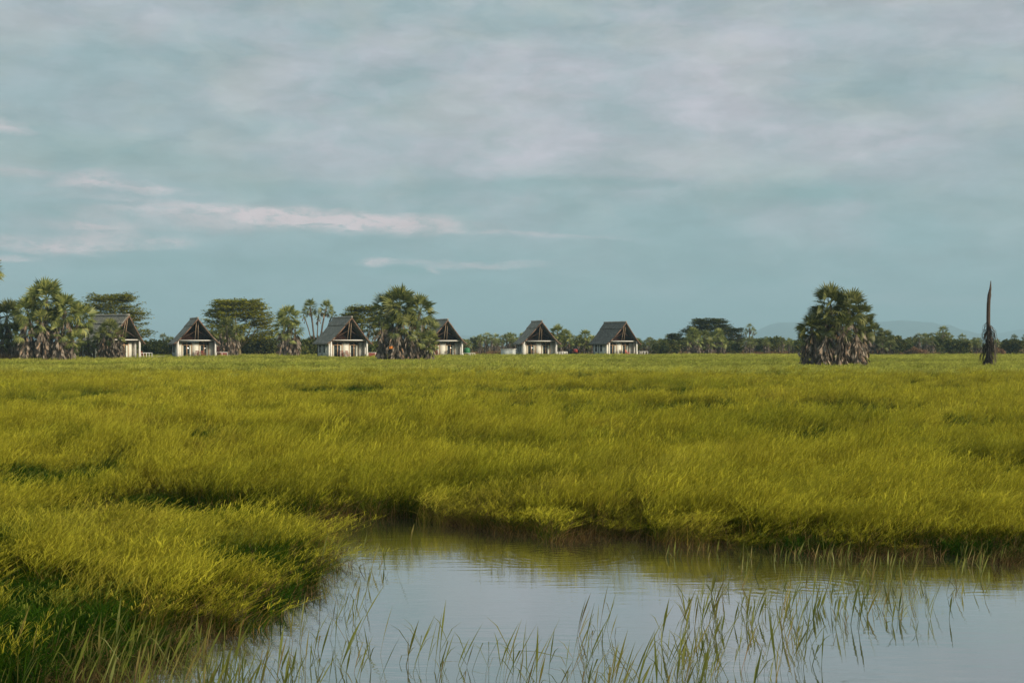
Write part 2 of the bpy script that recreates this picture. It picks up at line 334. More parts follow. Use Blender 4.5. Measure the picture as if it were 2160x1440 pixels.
# ------------------------------------------------------------------ hills
def hills(pts, Yd, depth, name, label):
    k = len(pts); b = MB(); V = []
    fx = np.linspace(pts[0][0], pts[-1][0], 60); fy = np.interp(fx, [p[0] for p in pts], [p[1] for p in pts])
    for rowi, (dy, kf) in enumerate(((-.5, 0), (-.28, .55), (-.1, .9), (0, 1), (.15, .8), (.5, 0))):
        for i, x in enumerate(fx):
            top = (HZ-fy[i])/F*Yd; nzz = 1+.06*math.sin(i*1.7+rowi*2)+.05*math.sin(i*.6+rowi)
            V.append(((x-1080)/F*Yd, Yd+dy*depth, 1.5+max(top, 0)*kf*(nzz if rowi != 3 else 1)))
    b.add(V, [(r*60+i, r*60+i+1, (r+1)*60+i+1, (r+1)*60+i) for r in range(5) for i in range(59)])
    tag(b.build(name, M['hill'], smooth=True), label, 'hills', kind='structure')
M['hill'] = mat_solid('hill_scrub', [(0, (.04, .055, .03)), (1, (.09, .1, .05))], .01, 1)
hills([(1585, 730), (1600, 700), (1618, 686), (1640, 680), (1690, 679), (1740, 684), (1790, 682), (1860, 678), (1900, 675), (1935, 677), (1980, 684), (2030, 697), (2070, 710), (2130, 730)], 11000, 2600, 'hills', 'long low blue hills on the horizon between the trees')
hills([(1985, 730), (2060, 716), (2110, 702), (2150, 694), (2230, 690), (2320, 705), (2400, 730)], 13500, 2500, 'hills_far', 'faint far hill at the right edge beyond the trees')
hills([(890, 730), (930, 712), (975, 707), (1040, 708), (1100, 716), (1150, 730)], 13000, 2500, 'hills_middle', 'faint low hill behind the middle huts')

# ------------------------------------------------------------------ grass
def tuft(r, nb, hgt, wd, lean, pan, psize, wind=(.30, .04), seg=4, seed=0):
    """one tuft: curved blades plus seed stalks with feathery heads; t runs 0 at the root to 1 at the tip, seed heads 1.3+"""
    q = np.random.default_rng(seed); b = MB()
    th = q.random(nb)*2*np.pi; rr = r*np.sqrt(q.random(nb)); root = np.stack([rr*np.cos(th), rr*np.sin(th), np.zeros(nb)], -1)
    H = hgt*(.55+.5*q.random(nb)); la = q.random(nb)*2*np.pi; lm = lean*q.random(nb)*H
    off = np.stack([np.cos(la)*lm+wind[0]*H, np.sin(la)*lm+wind[1]*H], -1)
    ww = wd*(.6+.8*q.random(nb)); fa = q.random(nb)*np.pi; fd = np.stack([np.cos(fa), np.sin(fa), 0*fa], -1)
    s = np.linspace(0, 1, seg+1); C = np.zeros((nb, seg+1, 3))
    C[:, :, :2] = root[:, None, :2]+off[:, None, :]*(s**2.0)[None, :, None]
    C[:, :, 2] = H[:, None]*(s-.18*s**3)[None, :]*(1-.12*s**2)
    W = ww[:, None]*(1-.85*s**1.6)[None, :]
    Lf = C-fd[:, None, :]*W[..., None]/2; Rt = C+fd[:, None, :]*W[..., None]/2
    V = np.stack([Lf, Rt], 2).reshape(nb, -1, 3)
    fc = []
    for i in range(seg): fc.append((2*i, 2*i+1, 2*i+3, 2*i+2))
    fc = np.array(fc); allf = (fc[None]+(np.arange(nb)*2*(seg+1))[:, None, None]).reshape(-1, 4)
    b.add(V.reshape(-1, 3), allf, np.repeat(np.tile(s, nb), 2))
    if pan:
        k = pan; th = q.random(k)*2*np.pi; rr = r*np.sqrt(q.random(k))
        for i in range(k):
            Hh = hgt*(.85+.35*q.random()); dx = wind[0]*1.25*Hh+(q.random()-.5)*lean*Hh; dy = (q.random()-.5)*lean*Hh
            x0, y0 = rr[i]*math.cos(th[i]), rr[i]*math.sin(th[i]); sw = wd*.35
            pts = [np.array((x0+dx*u*u, y0+dy*u*u, Hh*(u-.12*u**3))) for u in (0, .5, .8, 1)]
            for a, c, ta, tb in ((0, 1, .1, .6), (1, 2, .6, 1.1), (2, 3, 1.2, 1.5)):
                b.addq([[pts[a]-(sw/2, 0, 0), pts[a]+(sw/2, 0, 0), pts[c]+(sw/2, 0, 0), pts[c]-(sw/2, 0, 0)]], [ta, ta, tb, tb])
            nbch = 9; u = .66+.36*q.random(nbch); base = np.stack([x0+dx*u*u, y0+dy*u*u, Hh*(u-.12*u**3)], -1)
            a = q.random(nbch)*2*np.pi; ln = psize*(.5+q.random(nbch)); d = np.stack([np.cos(a)*.6+.55, np.sin(a)*.6, .35+.5*q.random(nbch)], -1)
            e = base+d*ln[:, None]; pw = np.array((0.35, .35, .5))*wd*.45
            side = np.stack([-np.sin(a), np.cos(a), np.zeros(nbch)], -1)*wd*.45
            b.addq(np.stack([base-side*.5, base+side*.5, e+side*.7, e-side*.7], 1), np.tile([1.2, 1.2, 1.6, 1.6], nbch))
    return b
GRASS_STOPS = [(0, (.008, .028, .002)), (.35, (.02, .058, .003)), (.62, (.045, .085, .004)), (.8, (.15, .12, .016)), (1, (.30, .17, .05))]  # green lower blades, darkened to carry the stand's shade in their colour
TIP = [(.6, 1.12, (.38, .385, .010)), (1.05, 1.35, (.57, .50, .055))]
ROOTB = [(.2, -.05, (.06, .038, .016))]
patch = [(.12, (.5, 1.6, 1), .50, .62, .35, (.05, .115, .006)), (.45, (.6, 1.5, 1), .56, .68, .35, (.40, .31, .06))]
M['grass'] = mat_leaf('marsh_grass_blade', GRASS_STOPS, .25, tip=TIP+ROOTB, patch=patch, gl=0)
M['grass_green'] = mat_leaf('lush_shade_grass_blade', [(0, (.006, .022, .003)), (.6, (.018, .052, .004)), (1, (.05, .095, .007))], .25, tip=[(.55, 1.1, (.055, .125, .008)), (1.05, 1.35, (.3, .3, .05))], gl=0)  # lush green, darkened further to stand in for shade in the hollows
M['grass_far'] = mat_leaf('meadow_grass_blade', [(0, (.04, .075, .005)), (.5, (.12, .15, .009)), (1, (.26, .2, .03))], .3, tip=[(.35, .95, (.43, .48, .03)), (1.05, 1.35, (.64, .62, .14))],
                          patch=[(.03, (.4, 1.5, 1), .48, .62, .45, (.11, .17, .01)), (.2, (.4, 1.2, 1), .55, .68, .4, (.38, .30, .08))], gl=0)
M['grass_litter'] = mat_leaf('dead_stem', [(0, (.03, .02, .012)), (.5, (.085, .05, .02)), (1, (.2, .14, .05))], .2, gl=0)
M['grass_dry'] = mat_leaf('dry_grass_blade', [(0, (.16, .08, .04)), (.5, (.25, .15, .07)), (1, (.33, .24, .12))], .3, gl=0.0)
def protos(name, specs, mat):
    c = bpy.data.collections.new(name)
    for i, s in enumerate(specs):
        o = bpy.data.objects.new('%s_%02d' % (name, i), tuft(seed=i+11, **s).mesh(name, mat)); c.objects.link(o)
    return c
def scatter(name, coll, pts, rot, scl, idx, label, cat):
    me = bpy.data.meshes.new(name); me.vertices.add(len(pts)); me.vertices.foreach_set('co', np.asarray(pts, float).ravel())
    for an, ty, arr, key in (('rot', 'FLOAT_VECTOR', rot, 'vector'), ('scl', 'FLOAT_VECTOR', scl, 'vector'), ('idx', 'INT', idx, 'value')):
        a = me.attributes.new(an, ty, 'POINT'); a.data.foreach_set(key, np.asarray(arr).ravel())
    o = bpy.data.objects.new(name, me); COL.objects.link(o); tag(o, label, cat, kind='stuff')
    g = bpy.data.node_groups.new(name, 'GeometryNodeTree')
    g.interface.new_socket('Geometry', in_out='INPUT', socket_type='NodeSocketGeometry'); g.interface.new_socket('Geometry', in_out='OUTPUT', socket_type='NodeSocketGeometry')
    gi = g.nodes.new('NodeGroupInput'); go = g.nodes.new('NodeGroupOutput'); ip = g.nodes.new('GeometryNodeInstanceOnPoints')
    ci = g.nodes.new('GeometryNodeCollectionInfo'); ci.inputs['Collection'].default_value = coll; ci.inputs['Separate Children'].default_value = True; ci.inputs['Reset Children'].default_value = True
    def na(nm, ty):
        x = g.nodes.new('GeometryNodeInputNamedAttribute'); x.data_type = ty; x.inputs['Name'].default_value = nm; return [s for s in x.outputs if s.enabled and s.name == 'Attribute'][0]
    lk = g.links.new
    lk(gi.outputs[0], ip.inputs['Points']); lk(ci.outputs[0], ip.inputs['Instance']); ip.inputs['Pick Instance'].default_value = True
    lk(na('idx', 'INT'), ip.inputs['Instance Index']); lk(na('rot', 'FLOAT_VECTOR'), ip.inputs['Rotation']); lk(na('scl', 'FLOAT_VECTOR'), ip.inputs['Scale']); lk(ip.outputs[0], go.inputs[0])
    md = o.modifiers.new('scatter', 'NODES'); md.node_group = g
    return o
def inpoly(x, y, poly):
    x = np.asarray(x); y = np.asarray(y); c = np.zeros(x.shape, bool); j = len(poly)-1
    for i in range(len(poly)):
        xi, yi = poly[i]; xj, yj = poly[j]
        k = ((yi > y) != (yj > y)) & (x < (xj-xi)*(y-yi)/(yj-yi+1e-12)+xi); c ^= k; j = i
    return c
POND = [G0(*p) for p in [(690, 1092), (900, 1090), (1000, 1110), (1150, 1134), (1350, 1134), (1500, 1150), (1700, 1168), (2160, 1184), (2900, 1200), (3000, 1700), (60, 1700), (180, 1440),
                         (330, 1392), (470, 1325), (570, 1276), (640, 1232), (665, 1172), (655, 1128)]]
CHAN = [G0(*p) for p in [(-700, 1078), (300, 1082), (690, 1090), (690, 1122), (600, 1140), (300, 1146), (-700, 1150)]]
# clearings: dark green, slightly shorter tufts paint in the shade of the far wall (photo px, row, half-width px, half-depth m)
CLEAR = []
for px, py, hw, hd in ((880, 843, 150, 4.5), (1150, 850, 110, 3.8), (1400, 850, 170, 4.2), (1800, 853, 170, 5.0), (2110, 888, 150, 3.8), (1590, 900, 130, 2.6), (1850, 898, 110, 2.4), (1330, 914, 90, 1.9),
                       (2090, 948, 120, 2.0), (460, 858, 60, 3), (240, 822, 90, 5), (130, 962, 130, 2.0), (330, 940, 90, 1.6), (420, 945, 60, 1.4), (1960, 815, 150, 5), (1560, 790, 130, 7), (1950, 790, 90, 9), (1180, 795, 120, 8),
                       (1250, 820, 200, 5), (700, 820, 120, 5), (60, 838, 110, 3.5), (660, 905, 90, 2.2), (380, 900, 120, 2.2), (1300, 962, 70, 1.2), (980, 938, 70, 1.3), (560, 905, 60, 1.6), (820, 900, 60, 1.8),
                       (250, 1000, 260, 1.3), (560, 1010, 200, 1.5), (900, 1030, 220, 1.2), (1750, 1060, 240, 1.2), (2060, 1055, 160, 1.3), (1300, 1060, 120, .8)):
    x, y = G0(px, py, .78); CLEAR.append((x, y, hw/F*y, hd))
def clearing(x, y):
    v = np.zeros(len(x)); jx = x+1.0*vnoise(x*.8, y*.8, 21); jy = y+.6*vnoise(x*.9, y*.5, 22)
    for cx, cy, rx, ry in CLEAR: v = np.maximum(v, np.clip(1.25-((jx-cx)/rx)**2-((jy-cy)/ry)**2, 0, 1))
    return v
def hfield(x, y):
    return 1+.16*vnoise(x*.35, y*.55, 31)+.24*vnoise(x*1.25, y*1.6, 32)+.12*vnoise(x*.1+.3*y*.1, y*.22, 33)
def field_pts(y0, y1, dens, margin=1.12):
    A = .72*margin*(y1*y1-y0*y0)/2; k = int(A*dens)
    y = np.sqrt(rng.random(k)*(y1*y1-y0*y0)+y0*y0); x = (rng.random(k)-.5)*.72*margin*y+(rng.random(k)-.5)*2
    return x, y
def finish(name, coll, ncoll, x, y, hs, zb, label, tilt=.12, big=1.0, idx=None):
    k = len(x); z = np.interp(y, GY, GZ); z = np.where(y < 40, np.maximum(z, -.08), z)+zb
    rot = np.stack([(rng.random(k)-.5)*tilt, (rng.random(k)-.5)*tilt, (rng.random(k)-.5)*2.6], -1)
    s = (.85+.3*rng.random(k))*np.where(rng.random(k) < .05, 1.2, 1); scl = np.stack([big*s, big*s, hs*s], -1)
    scatter(name, coll, np.stack([x, y, z], -1), rot, scl, rng.integers(0, ncoll, k) if idx is None else idx, label, 'grass')
gr_n = [dict(r=.18, nb=90, hgt=.74, wd=.0105, lean=1.0, pan=p_, psize=.06, wind=(.12, 0)) for p_ in (0, 3)]
def mixed(name, ya, yb, ma, mb):
    a = protos(name, ya, ma); c = protos(name+'_z', yb, mb)
    for o in list(c.objects): a.objects.link(o); c.objects.unlink(o)
    return a
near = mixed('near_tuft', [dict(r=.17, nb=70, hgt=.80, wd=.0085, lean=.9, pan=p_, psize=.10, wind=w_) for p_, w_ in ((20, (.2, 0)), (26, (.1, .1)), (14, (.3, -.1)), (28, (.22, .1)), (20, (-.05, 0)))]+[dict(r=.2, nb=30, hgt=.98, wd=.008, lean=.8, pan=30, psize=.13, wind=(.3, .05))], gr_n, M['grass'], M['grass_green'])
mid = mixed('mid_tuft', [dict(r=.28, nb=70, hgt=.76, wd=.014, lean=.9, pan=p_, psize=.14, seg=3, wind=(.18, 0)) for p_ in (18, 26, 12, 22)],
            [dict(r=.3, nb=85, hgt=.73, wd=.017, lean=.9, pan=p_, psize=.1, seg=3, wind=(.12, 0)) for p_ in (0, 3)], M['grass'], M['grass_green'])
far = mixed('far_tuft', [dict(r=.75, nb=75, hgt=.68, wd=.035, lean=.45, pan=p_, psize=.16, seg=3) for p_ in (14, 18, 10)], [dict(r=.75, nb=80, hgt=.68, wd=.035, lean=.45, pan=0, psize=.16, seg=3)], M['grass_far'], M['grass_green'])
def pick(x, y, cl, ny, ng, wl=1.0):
    """which tuft: lush green ones in patches, and darkening the hollows like shade, straw headed ones elsewhere"""
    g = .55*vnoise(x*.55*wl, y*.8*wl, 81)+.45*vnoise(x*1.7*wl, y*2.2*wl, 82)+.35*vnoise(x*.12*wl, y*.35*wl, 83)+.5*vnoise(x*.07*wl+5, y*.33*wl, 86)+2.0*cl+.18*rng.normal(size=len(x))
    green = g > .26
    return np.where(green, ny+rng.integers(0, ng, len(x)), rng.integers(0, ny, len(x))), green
x, y = field_pts(11.0, 42, 17, 1.15)
jx = x+.35*vnoise(x*2.2, y*2.2, 41)+.12*vnoise(x*7, y*7, 42); jy = y+.4*vnoise(x*1.7+9, y*1.7, 43)+.12*vnoise(x*8, y*8, 44)
chan = inpoly(jx, jy, CHAN); wet = inpoly(jx, jy, POND) | (chan & (rng.random(len(x)) > np.clip(.62-.045*(x+8), .12, .62)))
isl = (~wet) & (y < 22.3)
keep = ~wet
# the near left stand thins out towards the camera and its edge
thin = np.clip((y-11.2)/1.5, .30, 1.0); keep &= ~(isl & (x < 0) & (rng.random(len(x)) > thin))
cl = clearing(x, y); keep &= rng.random(len(x)) > cl*.15
x, y, cl, chan = x[keep], y[keep], cl[keep], chan[keep]
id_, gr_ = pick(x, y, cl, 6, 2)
low = (y < 16)&(x < 0)&(rng.random(len(x)) < .3*np.clip((17-y)/4, 0, 1)); id_ = np.where(low, 6+rng.integers(0, 2, len(x)), id_)
nr = np.zeros(len(x), bool); jx = x+.35*vnoise(x*2.2, y*2.2, 41); jy = y+.4*vnoise(x*1.7+9, y*1.7, 43)
for dx, dy in ((.55, 0), (-.55, 0), (0, .6), (0, -.55)): nr |= inpoly(jx+dx, jy+dy, POND)
rim = np.where(nr, .5+.4*rng.random(len(x)), 1)
id_ = np.where((rng.random(len(x)) < .5)&(id_ < 6)&(rng.random(len(x)) < .25), 5, id_)
hs = hfield(x, y)*(1-.22*cl)*np.where(y < 22.3, .74+.1*vnoise(x*1.3, y, 51), np.interp(y, [21, 30, 40], [.78, .92, 1.04]))*np.where(chan, .7, 1)*rim
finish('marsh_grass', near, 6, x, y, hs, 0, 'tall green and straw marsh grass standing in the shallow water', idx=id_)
x, y = field_pts(38, 118, 5.6); cl = clearing(x, y); k = (rng.random(len(x)) > cl*.15)&(rng.random(len(x)) < np.interp(y, [38, 44, 84, 118], [.1, 1, 1, 0])); x, y, cl = x[k], y[k], cl[k]
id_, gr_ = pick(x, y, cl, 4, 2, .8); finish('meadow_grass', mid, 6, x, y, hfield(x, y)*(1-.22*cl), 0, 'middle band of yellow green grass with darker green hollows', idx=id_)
x, y = field_pts(84, 276, 1.15, 1.2); k = rng.random(len(x)) < np.interp(y, [84, 118], [0, 1]); x, y = x[k], y[k]
hx = 1+.12*vnoise(x*.08, y*.16, 61)+.1*vnoise(x*.4, y*.4, 62)
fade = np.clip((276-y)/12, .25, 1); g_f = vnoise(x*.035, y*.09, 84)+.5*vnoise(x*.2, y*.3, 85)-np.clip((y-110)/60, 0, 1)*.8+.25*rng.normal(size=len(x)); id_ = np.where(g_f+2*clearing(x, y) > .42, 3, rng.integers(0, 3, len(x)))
finish('distant_grass', far, 4, x, y, hx*fade, 0, 'pale yellow far band of the meadow reaching up to the huts', tilt=.1, idx=id_)
dry = protos('dry_tuft', [dict(r=.6, nb=60, hgt=.6, wd=.04, lean=.6, pan=0, psize=.1, seg=2) for _ in range(2)], M['grass_dry'])
k = 2600; x = (rng.random(k)-.5)*290; y = 268+rng.random(k)*55; kp = vnoise(x*.1, y*.08, 71) > -.35; x, y = x[kp], y[kp]
finish('dry_grass', dry, 2, x, y, np.full(len(x), .75)+.3*rng.random(len(x)), 0, 'strip of reddish brown dry grass between meadow and trees')
k = 90; x = np.array([P(12+(rng.random()-.5)*80, 0, 190)[0] for _ in range(k)]); y = 186+rng.random(k)*6
finish('russet_grass', dry, 2, x, y, np.full(k, 2.6)+.8*rng.random(k), 0, 'tall russet dry grass at the left edge by the big palm', big=.8)

lit = protos('bank_tuft', [dict(r=.2, nb=26, hgt=.42, wd=.007, lean=1.6, pan=3, psize=.06, wind=(.3, -.1)) for _ in range(3)], M['grass_litter'])
k = 26000; x = (rng.random(k)-.5)*26; y = 11.5+rng.random(k)*16; jx = x+.35*vnoise(x*2.2, y*2.2, 41)+.12*vnoise(x*7, y*7, 42); jy = y+.4*vnoise(x*1.7+9, y*1.7, 43)+.12*vnoise(x*8, y*8, 44)
w0 = inpoly(jx, jy, POND); band = np.zeros(k, bool)
for dx, dy in ((.3, 0), (-.3, 0), (0, .35), (0, -.3)): band |= inpoly(jx+dx, jy+dy, POND) != w0
kp = (band | (inpoly(jx, jy, CHAN) & (rng.random(k) < .3)))&(rng.random(k) < .26); x, y = x[kp], y[kp]
finish('bank_litter', lit, 3, x, y, .5+.5*rng.random(len(x)), 0, 'brown dead stems along the water edge of the grass', tilt=.5)

# sparse reeds standing in the open water
def reeds():
    b = MB()
    zones = [((820, 1740), (1400, 1500), 150, .50), ((1250, 1700), (1300, 1420), 55, .42), ((1440, 1560), (1240, 1340), 34, .40), ((1560, 1920), (1235, 1330), 85, .36), ((1700, 2140), (1180, 1260), 80, .3),
             ((500, 760), (1330, 1500), 60, .42), ((180, 560), (1380, 1520), 150, .42), ((700, 1000), (1120, 1210), 8, .3), ((1820, 2150), (1270, 1400), 14, .3), ((1440, 2160), (1165, 1200), 110, .22), ((700, 780), (1180, 1330), 30, .42), ((0, 300), (1360, 1560), 110, .45)]
    for (xa, xb), (ya, yb), k, hh in zones:
        k = int(k*1.1); ncl = max(3, k//4); cx = rng.random(ncl)*(xb-xa)+xa; cy = rng.random(ncl)*(yb-ya)+ya
        for i in range(k):
            c = rng.integers(0, ncl); x0, y0 = G0(cx[c]+rng.normal()*26, min(cy[c]+rng.normal()*10, 1560))
            H = hh*(.45+.75*rng.random()); an = rng.normal()*.8; ln = (.15+.5*rng.random())*H
            dx, dy = math.cos(an)*ln, math.sin(an)*ln*.6
            kink = rng.random() < .25; S = 7; wd = .0024+.0032*rng.random(); pts = []
            for u in np.linspace(0, 1, S+1):
                x = x0+dx*u**1.5; y = y0+dy*u**1.5; z = -.15+(H+.15)*u
                if kink and u > .6: x += (u-.6)*H*1.3; z -= (u-.6)*H*1.7
                pts.append((x, y, max(z, -.15)))
            # a narrow stalk widening into a leaf above the water, then a point
            prof = np.interp(np.linspace(0, 1, S+1), [0, .45, .68, 1], [.4, .5, 1.7, .08])*wd*(1.6 if rng.random() < .25 else .8)
            f = rng.random()*1.2-.6; sd_ = np.array((math.cos(f), math.sin(f), 0)); V = []
            for p_, q in zip(pts, prof): V += [np.array(p_)-sd_*q, np.array(p_)+sd_*q]
            b.add(V, [(2*j, 2*j+1, 2*j+3, 2*j+2) for j in range(S)], np.repeat(np.linspace(0, 1, S+1), 2))
            if rng.random() < .55:   # side leaf
                u = .35+.3*rng.random(); p0 = np.array(pts[int(u*S)]); a2 = rng.random()*2*math.pi; l2 = H*(.3+.3*rng.random())
                p1 = p0+np.array((math.cos(a2)*.5*l2, math.sin(a2)*.4*l2, .75*l2)); p2 = p0+np.array((math.cos(a2)*.9*l2, math.sin(a2)*.7*l2, l2))
                V = []
                for p_, q in ((p0, .5*wd), (p1, .9*wd), (p2, .1*wd)): V += [p_-sd_*q, p_+sd_*q]
                b.add(V, [(0, 1, 3, 2), (2, 3, 5, 4)], [.4, .4, .8, .8, 1, 1])
    return b
M['reedleaf'] = mat_leaf('reed_leaf', [(0, (.06, .10, .01)), (.6, (.13, .15, .015)), (1, (.2, .11, .04))], .3, tip=[(.42, .1, (.07, .04, .025)), (.3, .8, (.19, .20, .016))], gl=.03)
tag(reeds().build('pond_reeds', M['reedleaf']), 'thin yellow green reeds standing in the open pond water', 'reeds', kind='stuff')

# ------------------------------------------------------------------ palms
def fan(n, spread, pet, Ln, width, droop, q):
    """one fan leaf pointing along +X: returns quads (k,4,3)"""
    Q = []; pw = .035
    Q.append([(0, -pw, 0), (0, pw, 0), (pet, pw*.5, 0), (pet, -pw*.5, 0)])
    for i in range(n):
        a = (i/(n-1)*2-1)*spread; ll = Ln*(.72+.28*math.cos(a*.7))*(.85+.3*q.random()); c, s = math.cos(a), math.sin(a); zj = (q.random()-.5)*.12*ll
        mid_ = .55*ll; w_ = width*ll; up = .06*ll
        h = (pet, 0, 0); t_ = (pet+c*ll, s*ll, -droop*ll+zj)
        m1_ = (pet+c*mid_-s*w_, s*mid_+c*w_, up); m2_ = (pet+c*mid_+s*w_, s*mid_-c*w_, up*.2)
        Q.append([h, m1_, t_, m2_])
    return np.array(Q)
def orient(Q, org, az_, el_, roll):
    c, s = math.cos(roll), math.sin(roll); Rx = np.array([[1, 0, 0], [0, c, -s], [0, s, c]])
    c, s = math.cos(el_), math.sin(el_); Ry = np.array([[c, 0, -s], [0, 1, 0], [s, 0, c]])
    c, s = math.cos(az_), math.sin(az_); Rz = np.array([[c, -s, 0], [s, c, 0], [0, 0, 1]])
    return Q @ (Rz @ Ry @ Rx).T+np.array(org)
def palm_meshes(stems, q):
    """stems: dicts x,y,h (crown centre height), r crown radius, live, dead, low (down to which height the skirt hangs), lean"""
    cr, sk, trs = MB(), MB(), []; ga = 2.39996
    for s in stems:
        x0, y0, hc, r = s['x'], s['y'], s['h'], s['r']; lx, ly = s.get('lx', 0), s.get('ly', 0); tw = s.get('tw', .17)
        top = np.array((x0+lx, y0+ly, hc)); pts = [(x0+lx*u*u, y0+ly*u*u, -.2+(hc+.2)*u) for u in np.linspace(0, 1, 7)]
        tr = MB(); trs.append(tr); tr.tube(pts, [tw*(1.25-.35*u) for u in np.linspace(0, 1, 7)], 8, jit=.2)
        nl = max(1, int(s['live']*1.4))
        for i in range(nl):
            u = (i+.5)/nl; e = R(84)-R(128)*u**.85+q.normal()*.12; a = i*ga+q.normal()*.25
            pet = r*(.40+.16*q.random()); Ln = r*(.50+.12*q.random())
            cr.addq(orient(fan(s.get('seg', 15), 1.6, pet, Ln, .062, .05+.22*u, q), top+(0, 0, -.15*r*u), a, e, q.normal()*.55))
        low = s.get('low', .3); nd_ = int(s['dead']*1.25)
        for i in range(nd_):
            u = (i+.5)/nd_; z = hc*(1-.0)-.1*r-(hc-low-.9*r)*u**1.05 if hc-low > .9*r else hc-.2*r*u
            base = np.array((x0+lx*(z/hc)**2, y0+ly*(z/hc)**2, z)); a = i*ga+q.normal()*.3; spr = s.get('spread', 1.0)
            e = -R(42+38*q.random())+.25*(spr-1); pet = r*(.25+.25*q.random())*spr; Ln = r*(.42+.2*q.random())
            org = base+np.array((math.cos(a), math.sin(a), 0))*tw*.8
            if z-(pet+Ln)*math.sin(-e) < 0.05: Ln = max(.25, (z-.05)/math.sin(-e)-pet)
            if Ln < .3: continue
            Q = fan(7, .42, pet, Ln, .075, .0, q); Q = orient(Q, org, a, e, q.normal()*1.2)
            # the folded blade hangs straight down past the stalk's end
            hub = Q[0][2].copy(); Q[1:, 1:, :2] = hub[:2]+(Q[1:, 1:, :2]-hub[:2])*.62; Q[1:, 1:, 2] -= .12*Ln; Q[..., 2] = np.maximum(Q[..., 2], .02)
            sk.addq(Q)
    return cr, sk, trs
def palm(name, loc, stems, label, cat='palm', group=None, seed=1, mats=None):
    q = np.random.default_rng(seed); cr, sk, tr = palm_meshes(stems, q)
    o = empty(name, loc, 0, label, cat, group)
    if sk.n: sk.build('dead_fronds', M['dead'], o)
    if cr.n: cr.build('crown', (mats or M['palm']), o)
    for t_ in tr: t_.build('trunk', M['bark'], o)
    return o
def S(px, py, Y, cx, r, live=26, dead=40, dy=0, low=.2, base=None, **k):
    """stem whose crown centre shows at (px,py); cx = clump centre px"""
    X = (px-cx)/F*Y; z = P(0, py, Y)[2]-gz(Y); bx = X if base is None else (base-cx)/F*Y
    return dict(x=bx, y=dy*.5, lx=X-bx, ly=dy*.5, h=z, r=r, live=live, dead=dead, low=low, **k)
def at(px, Y): return ((px-1080)/F*Y, Y, gz(Y))

Y = 185
palm('fan_palm_clump', at(98, Y), [S(98, 632, Y, 98, 3.0, 34, 70, dy=0, base=96), S(62, 655, Y, 98, 2.3, 22, 60, dy=-.8, base=70), S(140, 655, Y, 98, 2.5, 26, 60, dy=-.4, base=128), S(165, 672, Y, 98, 2.3, 24, 12, dy=.9, base=140, low=4),
     S(98, 680, Y, 98, 2.0, 12, 70, dy=-1.8, base=98), S(60, 700, Y, 98, 1.7, 6, 50, dy=-1.5, base=58), S(130, 700, Y, 98, 1.8, 8, 60, dy=-1.6, base=134), S(160, 718, Y, 98, 1.5, 16, 6, dy=-.9, base=152)],
     'largest fan palm clump, tall with shaggy grey skirt, at far left before the first hut', seed=3)
palm('fan_palm_clump', at(18, 192), [S(14, 668, 192, 18, 2.6, 26, 40), S(-20, 690, 192, 18, 2.3, 24, 30), S(34, 705, 192, 18, 2.0, 20, 24), S(8, 722, 192, 18, 1.5, 16, 16, dy=-1)],
     'leafy fan palm clump cut by the left edge of the photo', seed=4)
palm('doum_palm', at(-42, 200), [S(-28, 572, 200, -42, 2.4, 26, 8, low=9, base=-42)], 'tall palm mostly outside the left edge, only frond tips showing', seed=5)
palm('fan_palm', at(232, 197), [S(232, 694, 197, 232, 1.6, 22, 50, base=232), S(250, 706, 197, 232, 1.4, 10, 50, dy=.3), S(212, 704, 197, 232, 1.3, 12, 40, dy=.4), S(222, 708, 197, 232, 1.3, 7, 50, dy=-.8), S(243, 716, 197, 232, 1.2, 4, 50, dy=-.9)],
     'squat fan palm with grey skirt standing before the leftmost hut', seed=6)
palm('fan_palm', at(180, 199), [S(186, 712, 199, 180, 1.7, 22, 16), S(172, 730, 199, 180, 1.2, 16, 5), S(198, 738, 199, 180, 1.0, 14, 4)], 'low leafy palm between the largest clump and the squat palm', seed=16)
palm('fan_palm', at(480, 236), [S(478, 688, 236, 480, 1.7, 24, 34), S(496, 702, 236, 480, 1.6, 16, 34, dy=.5), S(466, 706, 236, 480, 1.4, 10, 40, dy=-.6), S(488, 712, 236, 480, 1.3, 4, 40, dy=-.9)],
     'fan palm with pale hanging skirt beside the second hut from the left', seed=7)
palm('fan_palm', at(608, 236), [S(608, 668, 236, 608, 2.1, 28, 36), S(600, 690, 236, 608, 2.0, 14, 50, dy=-.7), S(622, 694, 236, 608, 1.8, 14, 50, dy=.3), S(610, 712, 236, 608, 1.6, 5, 44, dy=-1)],
     'shaggy yellow green fan palm left of the twin headed palm', seed=8)
palm('doum_palm', at(668, 262), [S(654, 648, 262, 668, 1.75, 17, 10, low=8.5, base=664, tw=.15, seg=12), S(688, 650, 262, 668, 1.7, 17, 8, low=8.5, base=674, tw=.15, seg=12), S(640, 664, 262, 668, .95, 9, 6, low=6.5, base=660, tw=.09, seg=10),
     S(701, 664, 262, 668, 1.1, 10, 6, low=6.5, base=680, tw=.09, seg=10), S(672, 664, 262, 668, 1.1, 9, 8, low=6.0, base=668, tw=.1, seg=10)],
     'tall slender doum palm with twin heads above the dark bushes', seed=9)
Y = 185
